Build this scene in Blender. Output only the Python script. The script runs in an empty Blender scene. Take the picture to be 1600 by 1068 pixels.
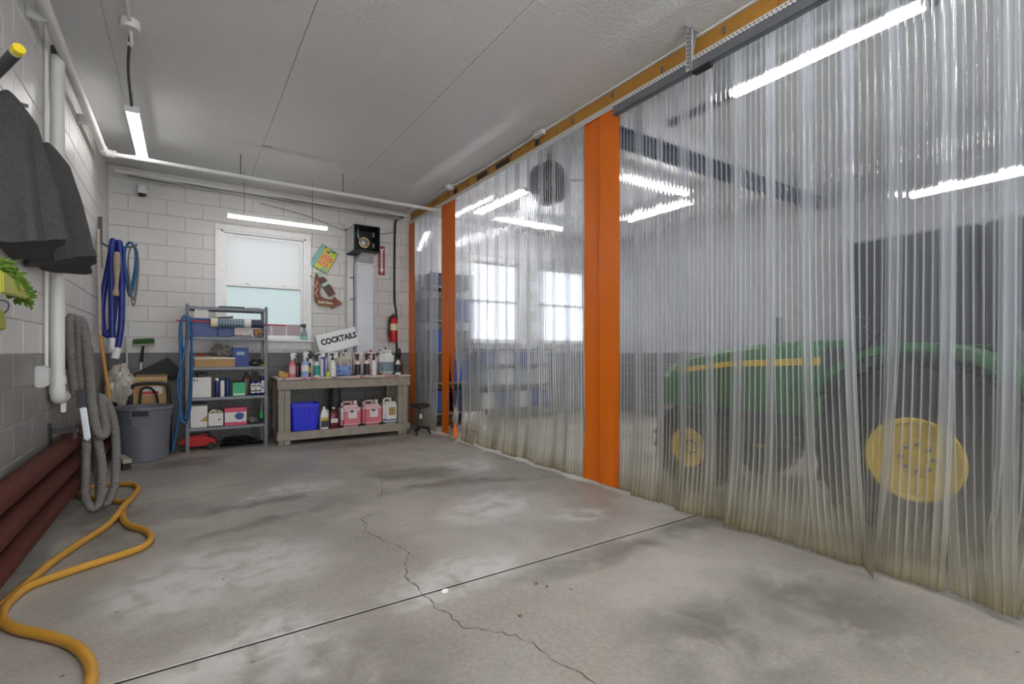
import bpy, bmesh, math, random
from mathutils import Vector, Matrix, noise
R = random.Random(7)
C = bpy.context.scene.collection
sc = bpy.context.scene
PI = math.pi

# ------------------------------------------------------------------ camera, sky, exposure
cam = bpy.data.cameras.new('camera'); co = bpy.data.objects.new('camera', cam); C.objects.link(co)
co.location = (0, 0, 1.23); co.rotation_euler = (PI/2, 0, math.radians(-33.45))
cam.sensor_width = 36; cam.lens = 772/1600*36; cam.shift_y = 0.010; cam.clip_start = 0.02
sc.camera = co
sc.view_settings.view_transform = 'Standard'; sc.view_settings.look = 'None'
sc.view_settings.gamma = 1; sc.view_settings.use_curve_mapping = False
sc.view_settings.exposure = 1.0
sc.cycles.transparent_max_bounces = 16
sc.cycles.max_bounces = 10
w = bpy.data.worlds.new('overcast'); sc.world = w; w.use_nodes = True
bg = w.node_tree.nodes['Background']; bg.inputs[0].default_value = (0.93, 0.96, 1, 1); bg.inputs[1].default_value = 3.0
LAMP = 30.0

# ------------------------------------------------------------------ room dimensions (metres)
XL, XR, YB, YF, ZC, XC = -0.82, 7.6, 8.0, -4.0, 3.60, 3.19
BH, BL = 0.2032, 0.4064

# ------------------------------------------------------------------ materials
M = {}
def new_mat(name):
    m = bpy.data.materials.new(name); m.use_nodes = True
    nt = m.node_tree
    return m, nt, nt.nodes, nt.links, nt.nodes['Principled BSDF']
def mat(name, col, rough=0.5, metal=0.0, var=0.12, scale=14.0, bump=0.0, bscale=60.0, trans=0.0, emit=0.0, coat=0.0, coord='Object', alpha=1.0, spec=0.5):
    m, nt, N, L, P = new_mat(name)
    P.inputs['Roughness'].default_value = rough; P.inputs['Metallic'].default_value = metal
    P.inputs['Transmission Weight'].default_value = trans; P.inputs['Coat Weight'].default_value = coat
    P.inputs['Specular IOR Level'].default_value = spec
    tc = N.new('ShaderNodeTexCoord')
    nz = N.new('ShaderNodeTexNoise'); nz.inputs['Scale'].default_value = scale; nz.inputs['Detail'].default_value = 5
    L.new(tc.outputs[coord], nz.inputs['Vector'])
    mx = N.new('ShaderNodeMix'); mx.data_type = 'RGBA'
    mx.inputs['A'].default_value = tuple(c*(1-var) for c in col)+(1,)
    mx.inputs['B'].default_value = tuple(min(1, c*(1+var)) for c in col)+(1,)
    L.new(nz.outputs['Fac'], mx.inputs['Factor']); L.new(mx.outputs['Result'], P.inputs['Base Color'])
    if bump:
        n2 = N.new('ShaderNodeTexNoise'); n2.inputs['Scale'].default_value = bscale; n2.inputs['Detail'].default_value = 4
        L.new(tc.outputs[coord], n2.inputs['Vector'])
        b = N.new('ShaderNodeBump'); b.inputs['Strength'].default_value = bump; b.inputs['Distance'].default_value = 0.01
        L.new(n2.outputs['Fac'], b.inputs['Height']); L.new(b.outputs['Normal'], P.inputs['Normal'])
    if emit:
        P.inputs['Emission Color'].default_value = tuple(col)+(1,); P.inputs['Emission Strength'].default_value = emit
    if alpha < 1: P.inputs['Alpha'].default_value = alpha
    M[name] = m
    return m

mat('white', (.78, .78, .77), .5); mat('white_gloss', (.8, .8, .8), .25); mat('white_plastic', (.74, .75, .74), .35, var=.05)
mat('black', (.012, .012, .014), .45); mat('black_rubber', (.02, .02, .022), .75, bump=.2); mat('dark_grey', (.06, .06, .065), .55)
mat('steel', (.17, .18, .2), .45, .35, var=.25, scale=9); mat('galv', (.56, .58, .6), .42, .45, var=.18, scale=6, bump=.05, bscale=20)
mat('pvc_grey', (.55, .55, .53), .45, var=.1); mat('pvc_white', (.7, .69, .66), .45, var=.12, scale=5)
mat('orange_pvc', (.80, .17, .004), .36, var=.06, scale=3); mat('rib_orange', (.55, .10, .003), .3, var=.05)
mat('pine_yellow', (.46, .22, .035), .55, var=.25, scale=8); mat('grey_wood', (.33, .29, .24), .75, var=.35, scale=10, bump=.3)
mat('red_iron', (.075, .018, .012), .72, spec=.2, var=.35, scale=9, bump=.25, bscale=40)
mat('towel', (.085, .082, .082), .95, var=.4, scale=60, bump=1.0, bscale=260)
mat('hose_yellow', (.50, .25, .028), .45, var=.22, scale=6); mat('hose_blue', (.008, .022, .2), .4, var=.2); mat('hose_light_blue', (.012, .10, .27), .38, var=.2)
mat('hose_grey', (.17, .16, .15), .5, var=.25, scale=6); mat('hose_tan', (.34, .27, .2), .7, var=.35)
mat('can_grey', (.14, .15, .175), .5, var=.15, scale=5); mat('cardboard', (.46, .28, .12), .8, var=.1); mat('card_light', (.6, .42, .22), .8, var=.08)
mat('carton_white', (.74, .72, .68), .7, var=.08); mat('bin_blue', (.012, .025, .72), .38, var=.08); mat('tote_blue', (.01, .05, .24), .4)
mat('book_blue', (.02, .06, .28), .5, var=.2); mat('red', (.5, .01, .012), .35); mat('red_label', (.6, .02, .03), .5); mat('sign_red', (.38, .008, .02), .45)
mat('pink_liquid', (.72, .19, .24), .3, var=.1, scale=5); mat('pink_pale', (.76, .52, .52), .35); mat('wine', (.13, .015, .03), .2)
mat('blush', (.76, .62, .60), .35); mat('milky', (.76, .77, .73), .35, var=.08); mat('blue_liquid', (.3, .42, .72), .3); mat('slate_liquid', (.2, .28, .34), .3)
mat('teal_label', (.03, .33, .27), .45); mat('purple_label', (.09, .03, .35), .4); mat('lime', (.45, .6, .03), .4); mat('black_label', (.02, .025, .035), .4)
mat('navy_can', (.015, .03, .16), .3, .3); mat('green_box', (.03, .42, .16), .45, var=.25, scale=30); mat('green_glass', (.02, .28, .06), .2)
mat('magenta', (.62, .06, .14), .45); mat('brown_plastic', (.09, .045, .03), .4); mat('bottle_brown', (.11, .03, .015), .3); mat('gold', (.6, .42, .04), .4)
mat('brown_jute', (.3, .2, .12), .8); mat('mat_rubber', (.03, .03, .032), .7); mat('plum', (.06, .03, .04), .5)
mat('bag_film', (.50, .46, .40), .18, var=.35, scale=9, bump=.8, bscale=16); mat('cloth_blue', (.22, .32, .62), .8, var=.4, scale=14)
mat('rag_grey', (.2, .19, .17), .9, var=.5, scale=20, bump=.6, bscale=40); mat('brass', (.6, .45, .2), .35, .8)
mat('tractor_green', (.014, .16, .028), .3, var=.1, coat=.4); mat('tractor_yellow', (.8, .56, .015), .38, var=.12, scale=7); mat('tyre', (.014, .014, .015), .8, bump=.3)
mat('mop_green', (.10, .19, .015), .9, var=.3, scale=40); mat('yellow_plastic', (.72, .55, .02), .4); mat('lime_frame', (.36, .36, .02), .4)
mat('brush_green', (.04, .1, .03), .85, var=.4, scale=60); mat('wood_handle', (.5, .25, .05), .5, var=.15); mat('wood_pale', (.38, .33, .28), .6, var=.2)
mat('sign_white', (.86, .86, .86), .5, var=.02); mat('letter_black', (.02, .02, .022), .5); mat('tin_teal', (.2, .42, .4), .4, var=.15); mat('tin_yellow', (.62, .58, .05), .4, var=.3, scale=25)
mat('tin_orange', (.72, .2, .04), .4, var=.2, scale=25); mat('tin_cream', (.8, .72, .55), .4); mat('arrow_brown', (.20, .05, .02), .45, var=.35, scale=18); mat('cola_brown', (.08, .022, .018), .3); mat('mint', (.25, .52, .36), .35)
mat('navy_steel', (.03, .045, .09), .5); mat('locker', (.03, .034, .042), .5, var=.2, scale=4); mat('fence_pink', (.85, .12, .22), .7); mat('snow', (.8, .82, .84), .8)
mat('masking', (.72, .66, .45), .6); mat('crack', (.09, .08, .07), .95); mat('leaf_brown', (.2, .12, .04), .9)
mat('lamp_soft', (1, .985, .96), .5, emit=9, var=0); mat('lamp_mid', (1, .985, .96), .5, emit=17, var=0); mat('lamp_fill', (1, .985, .96), .5, emit=LAMP, var=0)
mat('bench_cover', (.72, .56, .54), .5, var=.3, scale=7)

def concrete():
    m, nt, N, L, P = new_mat('concrete_floor'); M['concrete'] = m
    g = N.new('ShaderNodeNewGeometry')
    def nz(scale, det=6, dist=0., vec=None, rough=.55):
        n = N.new('ShaderNodeTexNoise'); n.inputs['Scale'].default_value = scale; n.inputs['Detail'].default_value = det
        n.inputs['Distortion'].default_value = dist; n.inputs['Roughness'].default_value = rough
        L.new(vec or g.outputs['Position'], n.inputs['Vector']); return n.outputs['Fac']
    def math_(op, a, b=None, c=None, clamp=False):
        n = N.new('ShaderNodeMath'); n.operation = op; n.use_clamp = clamp
        for i, v in enumerate((a, b, c)):
            if v is None: continue
            if isinstance(v, (int, float)): n.inputs[i].default_value = v
            else: L.new(v, n.inputs[i])
        return n.outputs[0]
    def ramp(v, a, b, lo=0., hi=1.):
        n = N.new('ShaderNodeMapRange'); n.inputs[1].default_value = a; n.inputs[2].default_value = b; n.inputs[3].default_value = lo; n.inputs[4].default_value = hi
        n.interpolation_type = 'SMOOTHSTEP'; L.new(v, n.inputs[0]); return n.outputs[0]
    def mix(f, a, b):
        n = N.new('ShaderNodeMix'); n.data_type = 'RGBA'
        if isinstance(f, float): n.inputs['Factor'].default_value = f
        else: L.new(f, n.inputs['Factor'])
        for k, v in (('A', a), ('B', b)):
            if isinstance(v, tuple): n.inputs[k].default_value = v+(1,)
            else: L.new(v, n.inputs[k])
        return n.outputs['Result']
    # wobbling coordinates for patches with edges of their own
    wn = N.new('ShaderNodeTexNoise'); wn.inputs['Scale'].default_value = 2.2; wn.inputs['Detail'].default_value = 5; L.new(g.outputs['Position'], wn.inputs['Vector'])
    vm = N.new('ShaderNodeVectorMath'); vm.operation = 'MULTIPLY_ADD'; L.new(wn.outputs['Color'], vm.inputs[0]); vm.inputs[1].default_value = (.5, .5, 0); L.new(g.outputs['Position'], vm.inputs[2])
    def blob(x, y, rx, ry, rot=0., soft=.5):
        mp = N.new('ShaderNodeMapping'); mp.vector_type = 'TEXTURE'; mp.inputs['Location'].default_value = (x+.25, y+.25, 0); mp.inputs['Rotation'].default_value = (0, 0, rot)
        mp.inputs['Scale'].default_value = (rx, ry, 1000); L.new(vm.outputs[0], mp.inputs['Vector'])
        ln = N.new('ShaderNodeVectorMath'); ln.operation = 'LENGTH'; L.new(mp.outputs[0], ln.inputs[0])
        return ramp(ln.outputs['Value'], 1+soft*.4, 1-soft, 0, 1)
    base = mix(ramp(nz(.9, 8, .4), .35, .68), (.25, .227, .197), (.39, .362, .32))
    base = mix(math_('MULTIPLY', ramp(nz(5, 8, .3), .45, .75), .55), base, (.27, .25, .225))
    fine = ramp(nz(45, 6), .3, .75); base = mix(math_('MULTIPLY', fine, .25), base, (.52, .50, .47))
    # pale patches
    pale = None
    for a in ((.15, 3.2, .55, .5, .3), (2.0, 3.35, .5, .35, .5), (2.5, 2.85, .25, .2, 0), (.75, 4.7, .5, .3, .2), (2.6, 4.75, .3, .4, 0), (1.25, 2.45, .5, .25, .2), (.2, 2.2, .45, .35, .5)):
        b = blob(*a); pale = b if pale is None else math_('MAXIMUM', pale, b)
    pale = math_('MULTIPLY', pale, ramp(nz(7, 7, .5), .3, .62))
    base = mix(math_('MULTIPLY', pale, .62), base, (.60, .59, .575))
    # darker patches
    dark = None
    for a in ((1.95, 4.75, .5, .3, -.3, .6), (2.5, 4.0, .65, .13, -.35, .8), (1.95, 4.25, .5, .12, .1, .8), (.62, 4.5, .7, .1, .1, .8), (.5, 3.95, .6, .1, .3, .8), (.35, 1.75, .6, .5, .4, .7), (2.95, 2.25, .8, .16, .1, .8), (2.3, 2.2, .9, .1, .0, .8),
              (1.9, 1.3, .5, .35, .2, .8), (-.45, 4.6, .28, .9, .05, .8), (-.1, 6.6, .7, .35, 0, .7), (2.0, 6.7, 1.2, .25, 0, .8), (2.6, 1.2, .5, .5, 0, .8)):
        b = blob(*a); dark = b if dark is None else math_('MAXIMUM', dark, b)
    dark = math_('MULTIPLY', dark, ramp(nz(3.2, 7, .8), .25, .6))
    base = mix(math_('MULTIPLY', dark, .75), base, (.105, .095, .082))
    # pits
    vo = N.new('ShaderNodeTexVoronoi'); vo.inputs['Scale'].default_value = 5; L.new(g.outputs['Position'], vo.inputs['Vector'])
    base = mix(ramp(vo.outputs['Distance'], .06, .03, 0, .75), base, (.09, .08, .07))
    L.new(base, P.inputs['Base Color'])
    L.new(ramp(nz(2.3, 7, .5), .3, .7, .34, .62), P.inputs['Roughness']); P.inputs['Specular IOR Level'].default_value = .4
    bp = N.new('ShaderNodeBump'); bp.inputs['Strength'].default_value = .25; bp.inputs['Distance'].default_value = .004
    L.new(nz(18, 9), bp.inputs['Height']); L.new(bp.outputs['Normal'], P.inputs['Normal'])
concrete()

def block_paint(name, white, grey, rough):
    m, nt, N, L, P = new_mat(name); M[name] = m
    g = N.new('ShaderNodeNewGeometry'); sp = N.new('ShaderNodeSeparateXYZ'); L.new(g.outputs['Position'], sp.inputs[0])
    st = N.new('ShaderNodeMath'); st.operation = 'GREATER_THAN'; st.inputs[1].default_value = 6*BH; L.new(sp.outputs['Z'], st.inputs[0])
    nz = N.new('ShaderNodeTexNoise'); nz.inputs['Scale'].default_value = 1.7; nz.inputs['Detail'].default_value = 8; L.new(g.outputs['Position'], nz.inputs['Vector'])
    mx = N.new('ShaderNodeMix'); mx.data_type = 'RGBA'; mx.inputs['A'].default_value = grey+(1,); mx.inputs['B'].default_value = white+(1,); L.new(st.outputs[0], mx.inputs['Factor'])
    rm = N.new('ShaderNodeMapRange'); rm.inputs[1].default_value = .3; rm.inputs[2].default_value = .75; rm.inputs[3].default_value = 0; rm.inputs[4].default_value = .22; L.new(nz.outputs['Fac'], rm.inputs[0])
    m2 = N.new('ShaderNodeMix'); m2.data_type = 'RGBA'; m2.inputs['B'].default_value = (.36, .31, .25, 1); L.new(mx.outputs['Result'], m2.inputs['A']); L.new(rm.outputs[0], m2.inputs['Factor'])
    L.new(m2.outputs['Result'], P.inputs['Base Color']); P.inputs['Roughness'].default_value = rough
    n2 = N.new('ShaderNodeTexNoise'); n2.inputs['Scale'].default_value = 90; n2.inputs['Detail'].default_value = 5; L.new(g.outputs['Position'], n2.inputs['Vector'])
    bp = N.new('ShaderNodeBump'); bp.inputs['Strength'].default_value = .5; bp.inputs['Distance'].default_value = .004; L.new(n2.outputs['Fac'], bp.inputs['Height']); L.new(bp.outputs['Normal'], P.inputs['Normal'])
block_paint('block_left', (.64, .635, .62), (.21, .207, .20), .34)
block_paint('block_back', (.68, .665, .645), (.165, .165, .163), .55)
block_paint('block_far', (.72, .73, .75), (.30, .31, .33), .6)
block_paint('block_side', (.40, .41, .42), (.13, .135, .145), .6)
block_paint('joint_left', (.52, .51, .49), (.27, .265, .255), .5); block_paint('joint_back', (.55, .53, .51), (.15, .15, .148), .6)
mat('joint_dirt', (.02, .018, .016), .95); mat('mortar', (.5, .49, .47), .8)

def ceiling_mat():
    m, nt, N, L, P = new_mat('stucco_ceiling'); M['stucco'] = m
    g = N.new('ShaderNodeNewGeometry')
    n = N.new('ShaderNodeTexNoise'); n.inputs['Scale'].default_value = 38; n.inputs['Detail'].default_value = 6; n.inputs['Distortion'].default_value = .6; L.new(g.outputs['Position'], n.inputs['Vector'])
    bp = N.new('ShaderNodeBump'); bp.inputs['Strength'].default_value = 1.0; bp.inputs['Distance'].default_value = .012; L.new(n.outputs['Fac'], bp.inputs['Height']); L.new(bp.outputs['Normal'], P.inputs['Normal'])
    n2 = N.new('ShaderNodeTexNoise'); n2.inputs['Scale'].default_value = .8; n2.inputs['Detail'].default_value = 6; L.new(g.outputs['Position'], n2.inputs['Vector'])
    mx = N.new('ShaderNodeMix'); mx.data_type = 'RGBA'; mx.inputs['A'].default_value = (.66, .66, .655, 1); mx.inputs['B'].default_value = (.78, .78, .775, 1); L.new(n2.outputs['Fac'], mx.inputs['Factor'])
    L.new(mx.outputs['Result'], P.inputs['Base Color']); P.inputs['Roughness'].default_value = .45
ceiling_mat()

def strip_mat(name, clear, rib):
    """aged clear PVC: see-through film, scuffed milky and yellowed towards the floor end"""
    m = bpy.data.materials.new(name); m.use_nodes = True; nt = m.node_tree; N, L = nt.nodes, nt.links; N.clear(); M[name] = m
    out = N.new('ShaderNodeOutputMaterial'); tc = N.new('ShaderNodeTexCoord'); sp = N.new('ShaderNodeSeparateXYZ'); L.new(tc.outputs['Object'], sp.inputs[0])
    oi = N.new('ShaderNodeObjectInfo')
    cr = N.new('ShaderNodeValToRGB'); cr.color_ramp.elements[0].position = 0; cr.color_ramp.elements[0].color = (.8,)*3+(1,)
    cr.color_ramp.elements[1].position = 1; cr.color_ramp.elements[1].color = (rib,)*3+(1,)
    for p, v in ((.04, .55), (.09, rib+.33), (.17, rib+.17), (.30, rib+.07), (.5, rib+.02)):
        e = cr.color_ramp.elements.new(p); e.color = (v, v, v, 1)
    mr = N.new('ShaderNodeMapRange'); mr.inputs[1].default_value = 0; mr.inputs[2].default_value = 3.4; L.new(sp.outputs['Z'], mr.inputs[0]); L.new(mr.outputs[0], cr.inputs[0])
    mp = N.new('ShaderNodeMapping'); mp.inputs['Scale'].default_value = (30, 30, .8); L.new(tc.outputs['Object'], mp.inputs[0])
    nz = N.new('ShaderNodeTexNoise'); nz.inputs['Scale'].default_value = 1; nz.inputs['Detail'].default_value = 5; L.new(mp.outputs[0], nz.inputs['Vector'])
    ad = N.new('ShaderNodeMath'); ad.operation = 'MULTIPLY_ADD'; L.new(nz.outputs['Fac'], ad.inputs[0]); ad.inputs[1].default_value = .12; ad.inputs[2].default_value = -.06
    ob = N.new('ShaderNodeMath'); ob.operation = 'MULTIPLY_ADD'; L.new(oi.outputs['Random'], ob.inputs[0]); ob.inputs[1].default_value = .08; ob.inputs[2].default_value = -.04
    s1 = N.new('ShaderNodeMath'); s1.operation = 'ADD'; L.new(ad.outputs[0], s1.inputs[0]); L.new(ob.outputs[0], s1.inputs[1])
    s2 = N.new('ShaderNodeMath'); s2.operation = 'ADD'; s2.use_clamp = True; L.new(s1.outputs[0], s2.inputs[0]); L.new(cr.outputs[0], s2.inputs[1])
    hc = N.new('ShaderNodeValToRGB'); hc.color_ramp.elements[0].color = (.16, .11, .03, 1); hc.color_ramp.elements[1].position = .42; hc.color_ramp.elements[1].color = (.80, .82, .88, 1)
    for p, v in ((.02, (.42, .36, .22, 1)), (.06, (.58, .54, .42, 1)), (.16, (.66, .65, .60, 1))):
        e = hc.color_ramp.elements.new(p); e.color = v
    L.new(mr.outputs[0], hc.inputs[0])
    df = N.new('ShaderNodeBsdfDiffuse'); tl = N.new('ShaderNodeBsdfTranslucent'); L.new(hc.outputs[0], df.inputs[0]); L.new(hc.outputs[0], tl.inputs[0])
    hz = N.new('ShaderNodeMixShader'); hz.inputs[0].default_value = .5; L.new(df.outputs[0], hz.inputs[1]); L.new(tl.outputs[0], hz.inputs[2])
    tr = N.new('ShaderNodeBsdfTransparent'); tr.inputs[0].default_value = clear+(1,)
    m1 = N.new('ShaderNodeMixShader'); L.new(s2.outputs[0], m1.inputs[0]); rf = N.new('ShaderNodeBsdfRefraction'); rf.inputs['IOR'].default_value = 1.03; rf.inputs['Roughness'].default_value = .16; rf.inputs[0].default_value = clear+(1,)
    mt_ = N.new('ShaderNodeMixShader'); mt_.inputs[0].default_value = .5; L.new(tr.outputs[0], mt_.inputs[1]); L.new(rf.outputs[0], mt_.inputs[2])
    L.new(mt_.outputs[0], m1.inputs[1]); L.new(hz.outputs[0], m1.inputs[2])
    gl = N.new('ShaderNodeBsdfGlossy'); gl.inputs['Roughness'].default_value = .09
    bn = N.new('ShaderNodeTexNoise'); bn.inputs['Scale'].default_value = 9; L.new(tc.outputs['Object'], bn.inputs['Vector'])
    bp = N.new('ShaderNodeBump'); bp.inputs['Strength'].default_value = .3; bp.inputs['Distance'].default_value = .01; L.new(bn.outputs['Fac'], bp.inputs['Height']); L.new(bp.outputs['Normal'], gl.inputs['Normal'])
    fr = N.new('ShaderNodeFresnel'); fr.inputs[0].default_value = 1.5
    m2 = N.new('ShaderNodeMixShader'); L.new(fr.outputs[0], m2.inputs[0]); L.new(m1.outputs[0], m2.inputs[1]); L.new(gl.outputs[0], m2.inputs[2])
    L.new(m2.outputs[0], out.inputs[0])
strip_mat('strip_clear', (.91, .92, .945), .05)
strip_mat('strip_edge', (.86, .87, .90), .24)
strip_mat('strip_rib', (.80, .82, .87), .30)

def frosted(name, col, f):
    m = bpy.data.materials.new(name); m.use_nodes = True; nt = m.node_tree; N, L = nt.nodes, nt.links; P = N['Principled BSDF']; M[name] = m
    P.inputs['Base Color'].default_value = col+(1,); P.inputs['Roughness'].default_value = .3; P.inputs['Transmission Weight'].default_value = 0
    tl = N.new('ShaderNodeBsdfTranslucent'); tl.inputs[0].default_value = col+(1,); rf = N.new('ShaderNodeBsdfRefraction'); rf.inputs['Roughness'].default_value = .38; rf.inputs['IOR'].default_value = 1.02; rf.inputs[0].default_value = col+(1,)
    a = N.new('ShaderNodeMixShader'); a.inputs[0].default_value = f; L.new(tl.outputs[0], a.inputs[1]); L.new(rf.outputs[0], a.inputs[2])
    b = N.new('ShaderNodeMixShader'); b.inputs[0].default_value = .8; L.new(P.outputs[0], b.inputs[1]); L.new(a.outputs[0], b.inputs[2]); L.new(b.outputs[0], N['Material Output'].inputs[0])
frosted('glass_far', (.85, .86, .86), .3); frosted('glass_upper', (.46, .465, .46), .15); frosted('glass_lower', (.40, .44, .435), .8)

# ------------------------------------------------------------------ mesh builder
class MB:
    def __init__(s): s.v = []; s.f = []; s.m = []
    def add(s, vs, fs, mi=0):
        o = len(s.v); s.v += [tuple(v) for v in vs]; s.f += [tuple(i+o for i in f) for f in fs]; s.m += [mi]*len(fs); return s
    def box(s, c, d, rot=None, mi=0):
        vs = [Vector((x*d[0]/2, y*d[1]/2, z*d[2]/2)) for x in (-1, 1) for y in (-1, 1) for z in (-1, 1)]
        if rot is not None:
            r = rot if isinstance(rot, Matrix) else Matrix.Rotation(rot, 3, 'Z'); vs = [r @ v for v in vs]
        return s.add([v+Vector(c) for v in vs], [(0, 1, 3, 2), (4, 6, 7, 5), (0, 4, 5, 1), (2, 3, 7, 6), (0, 2, 6, 4), (1, 5, 7, 3)], mi)
    def bb(s, a, b, mi=0): return s.box([(p+q)/2 for p, q in zip(a, b)], [abs(q-p) for p, q in zip(a, b)], None, mi)
    def bar(s, p, q, wd, th, mi=0, up=(0, 0, 1)):
        p, q = Vector(p), Vector(q); z = (q-p).normalized(); u = Vector(up)
        if abs(z.dot(u)) > .98: u = Vector((1, 0, 0))
        x = z.cross(u).normalized(); y = x.cross(z)
        return s.box((p+q)/2, (wd, th, (q-p).length), Matrix((x, y, z)).transposed(), mi)
    def rings(s, rs, closed=False, caps=True, mi=0):
        n = len(rs[0]); vs = [p for r in rs for p in r]; fs = []
        for i in range(len(rs)-(0 if closed else 1)):
            a, b = i*n, ((i+1) % len(rs))*n
            for j in range(n): fs.append((a+j, a+(j+1) % n, b+(j+1) % n, b+j))
        if caps and not closed: fs += [tuple(range(n))[::-1], tuple(range((len(rs)-1)*n, len(rs)*n))]
        return s.add(vs, fs, mi)
    def tube(s, pts, r, n=8, closed=False, mi=0, caps=True):
        P_ = [Vector(p) for p in pts]; k = len(P_); rs = []; pu = None
        for i, p in enumerate(P_):
            a = P_[(i-1) % k] if closed or i else p; b = P_[(i+1) % k] if closed or i < k-1 else p
            t = (b-a).normalized()
            if pu is None:
                u = Vector((0, 0, 1)) if abs(t.z) < .9 else Vector((1, 0, 0))
            else: u = pu
            x = (u-t*u.dot(t)).normalized(); y = t.cross(x); pu = x
            rr = r(i, i/(k-1)) if callable(r) else r
            rs.append([p+x*math.cos(2*PI*j/n)*rr+y*math.sin(2*PI*j/n)*rr for j in range(n)])
        return s.rings(rs, closed, caps, mi)
    def cyl(s, p, q, r, r2=None, n=14, mi=0):
        return s.tube([p, q], lambda i, t: r if i == 0 else (r if r2 is None else r2), n, mi=mi)
    def lathe(s, prof, o=(0, 0, 0), n=18, axis='Z', mi=0, caps=True, sx=1, sy=1):
        rs = []
        for r, h in prof:
            ring = []
            for j in range(n):
                a = 2*PI*j/n; p = (r*math.cos(a)*sx, r*math.sin(a)*sy, h)
                if axis == 'X': p = (h, r*math.cos(a), r*math.sin(a))
                if axis == 'Y': p = (r*math.sin(a), h, r*math.cos(a))
                ring.append(tuple(p[k]+o[k] for k in range(3)))
            rs.append(ring)
        return s.rings(rs, False, caps, mi)
    def sph(s, c, r, n=12, mi=0, amp=0., seed=0., fr=3.):
        rr = r if isinstance(r, (tuple, list)) else (r, r, r); rs = []
        for i in range(n//2+1):
            th = PI*(i+.02)/(n//2+.04); ring = []
            for j in range(n):
                d = Vector((math.sin(th)*math.cos(2*PI*j/n), math.sin(th)*math.sin(2*PI*j/n), math.cos(th)))
                k = 1+amp*noise.noise(d*fr+Vector((seed, seed*.7, 0))) if amp else 1
                ring.append(tuple(c[q]+d[q]*rr[q]*k for q in range(3)))
            rs.append(ring)
        return s.rings(rs[::-1], False, True, mi)
    def floor(s, z):
        s.v = [(p[0], p[1], max(p[2], z)) for p in s.v]; return s
    def prism(s, out, d, org=(0, 0, 0), u=(1, 0, 0), v=(0, 0, 1), mi=0):
        """outline in the plane u,v, pushed out by the vector d"""
        o, u, v, d = Vector(org), Vector(u), Vector(v), Vector(d); n = len(out)
        a = [o+u*p[0]+v*p[1] for p in out]; b = [p+d for p in a]
        return s.add(a+b, [tuple(range(n))[::-1], tuple(range(n, 2*n))]+[(i, (i+1) % n, n+(i+1) % n, n+i) for i in range(n)], mi)
    def build(s, name, mats, parent=None, smooth=False, bevel=0., world=False, seg=2, recalc=True):
        me = bpy.data.meshes.new(name); vs = s.v
        if world and parent is not None:
            o = org(parent); vs = [(p[0]-o[0], p[1]-o[1], p[2]-o[2]) for p in vs]
        me.from_pydata(vs, [], s.f)
        mats = mats if isinstance(mats, (list, tuple)) else [mats]
        for m in mats: me.materials.append(M[m])
        me.polygons.foreach_set('material_index', s.m)
        if recalc or bevel:
            b = bmesh.new(); b.from_mesh(me)
            if recalc: bmesh.ops.recalc_face_normals(b, faces=b.faces)
            if bevel: bmesh.ops.bevel(b, geom=[e for e in b.edges if len(e.link_faces) == 2 and e.calc_face_angle(0) > .6], offset=bevel, segments=seg, affect='EDGES', clamp_overlap=True)
            b.to_mesh(me); b.free()
        if smooth: me.shade_smooth(); me.set_sharp_from_angle(angle=math.radians(42))
        ob = bpy.data.objects.new(name, me); C.objects.link(ob)
        if parent is not None: ob.parent = parent
        return ob
def org(o):
    v = Vector((0, 0, 0))
    while o is not None: v += o.location; o = o.parent
    return v
def tag(o, label, cat, group=None):
    o['label'] = label; o['category'] = cat
    if group: o['group'] = group
    return o
def thing(name, label, cat, loc=(0, 0, 0), rz=0., group=None):
    o = bpy.data.objects.new(name, None); C.objects.link(o); o.location = loc; o.rotation_euler = (0, 0, rz); o.empty_display_size = .05
    return tag(o, label, cat, group)
def struct(o): o['kind'] = 'structure'; return o
def stuff(o): o['kind'] = 'stuff'; return o
def smooth_path(pts, k=6, closed=False):
    P_ = [Vector(p) for p in pts]; n = len(P_); out = []
    for i in range(n if closed else n-1):
        p1, p2 = P_[i], P_[(i+1) % n]; p0 = P_[(i-1) % n] if closed or i else p1; p3 = P_[(i+2) % n] if closed or i < n-2 else p2
        for j in range(k):
            t = j/k
            out.append(.5*((2*p1)+(p2-p0)*t+(2*p0-5*p1+4*p2-p3)*t*t+(3*p1-p0-3*p2+p3)*t**3))
    if not closed: out.append(P_[-1])
    return out
def resample(pts, step):
    out = [pts[0].copy()]; acc = 0
    for a, b in zip(pts, pts[1:]):
        d = (b-a).length
        while acc+d >= step and d > 1e-9:
            t = (step-acc)/d; a = a.lerp(b, t); out.append(a.copy()); d = (b-a).length; acc = 0
        acc += d
    return out
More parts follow.
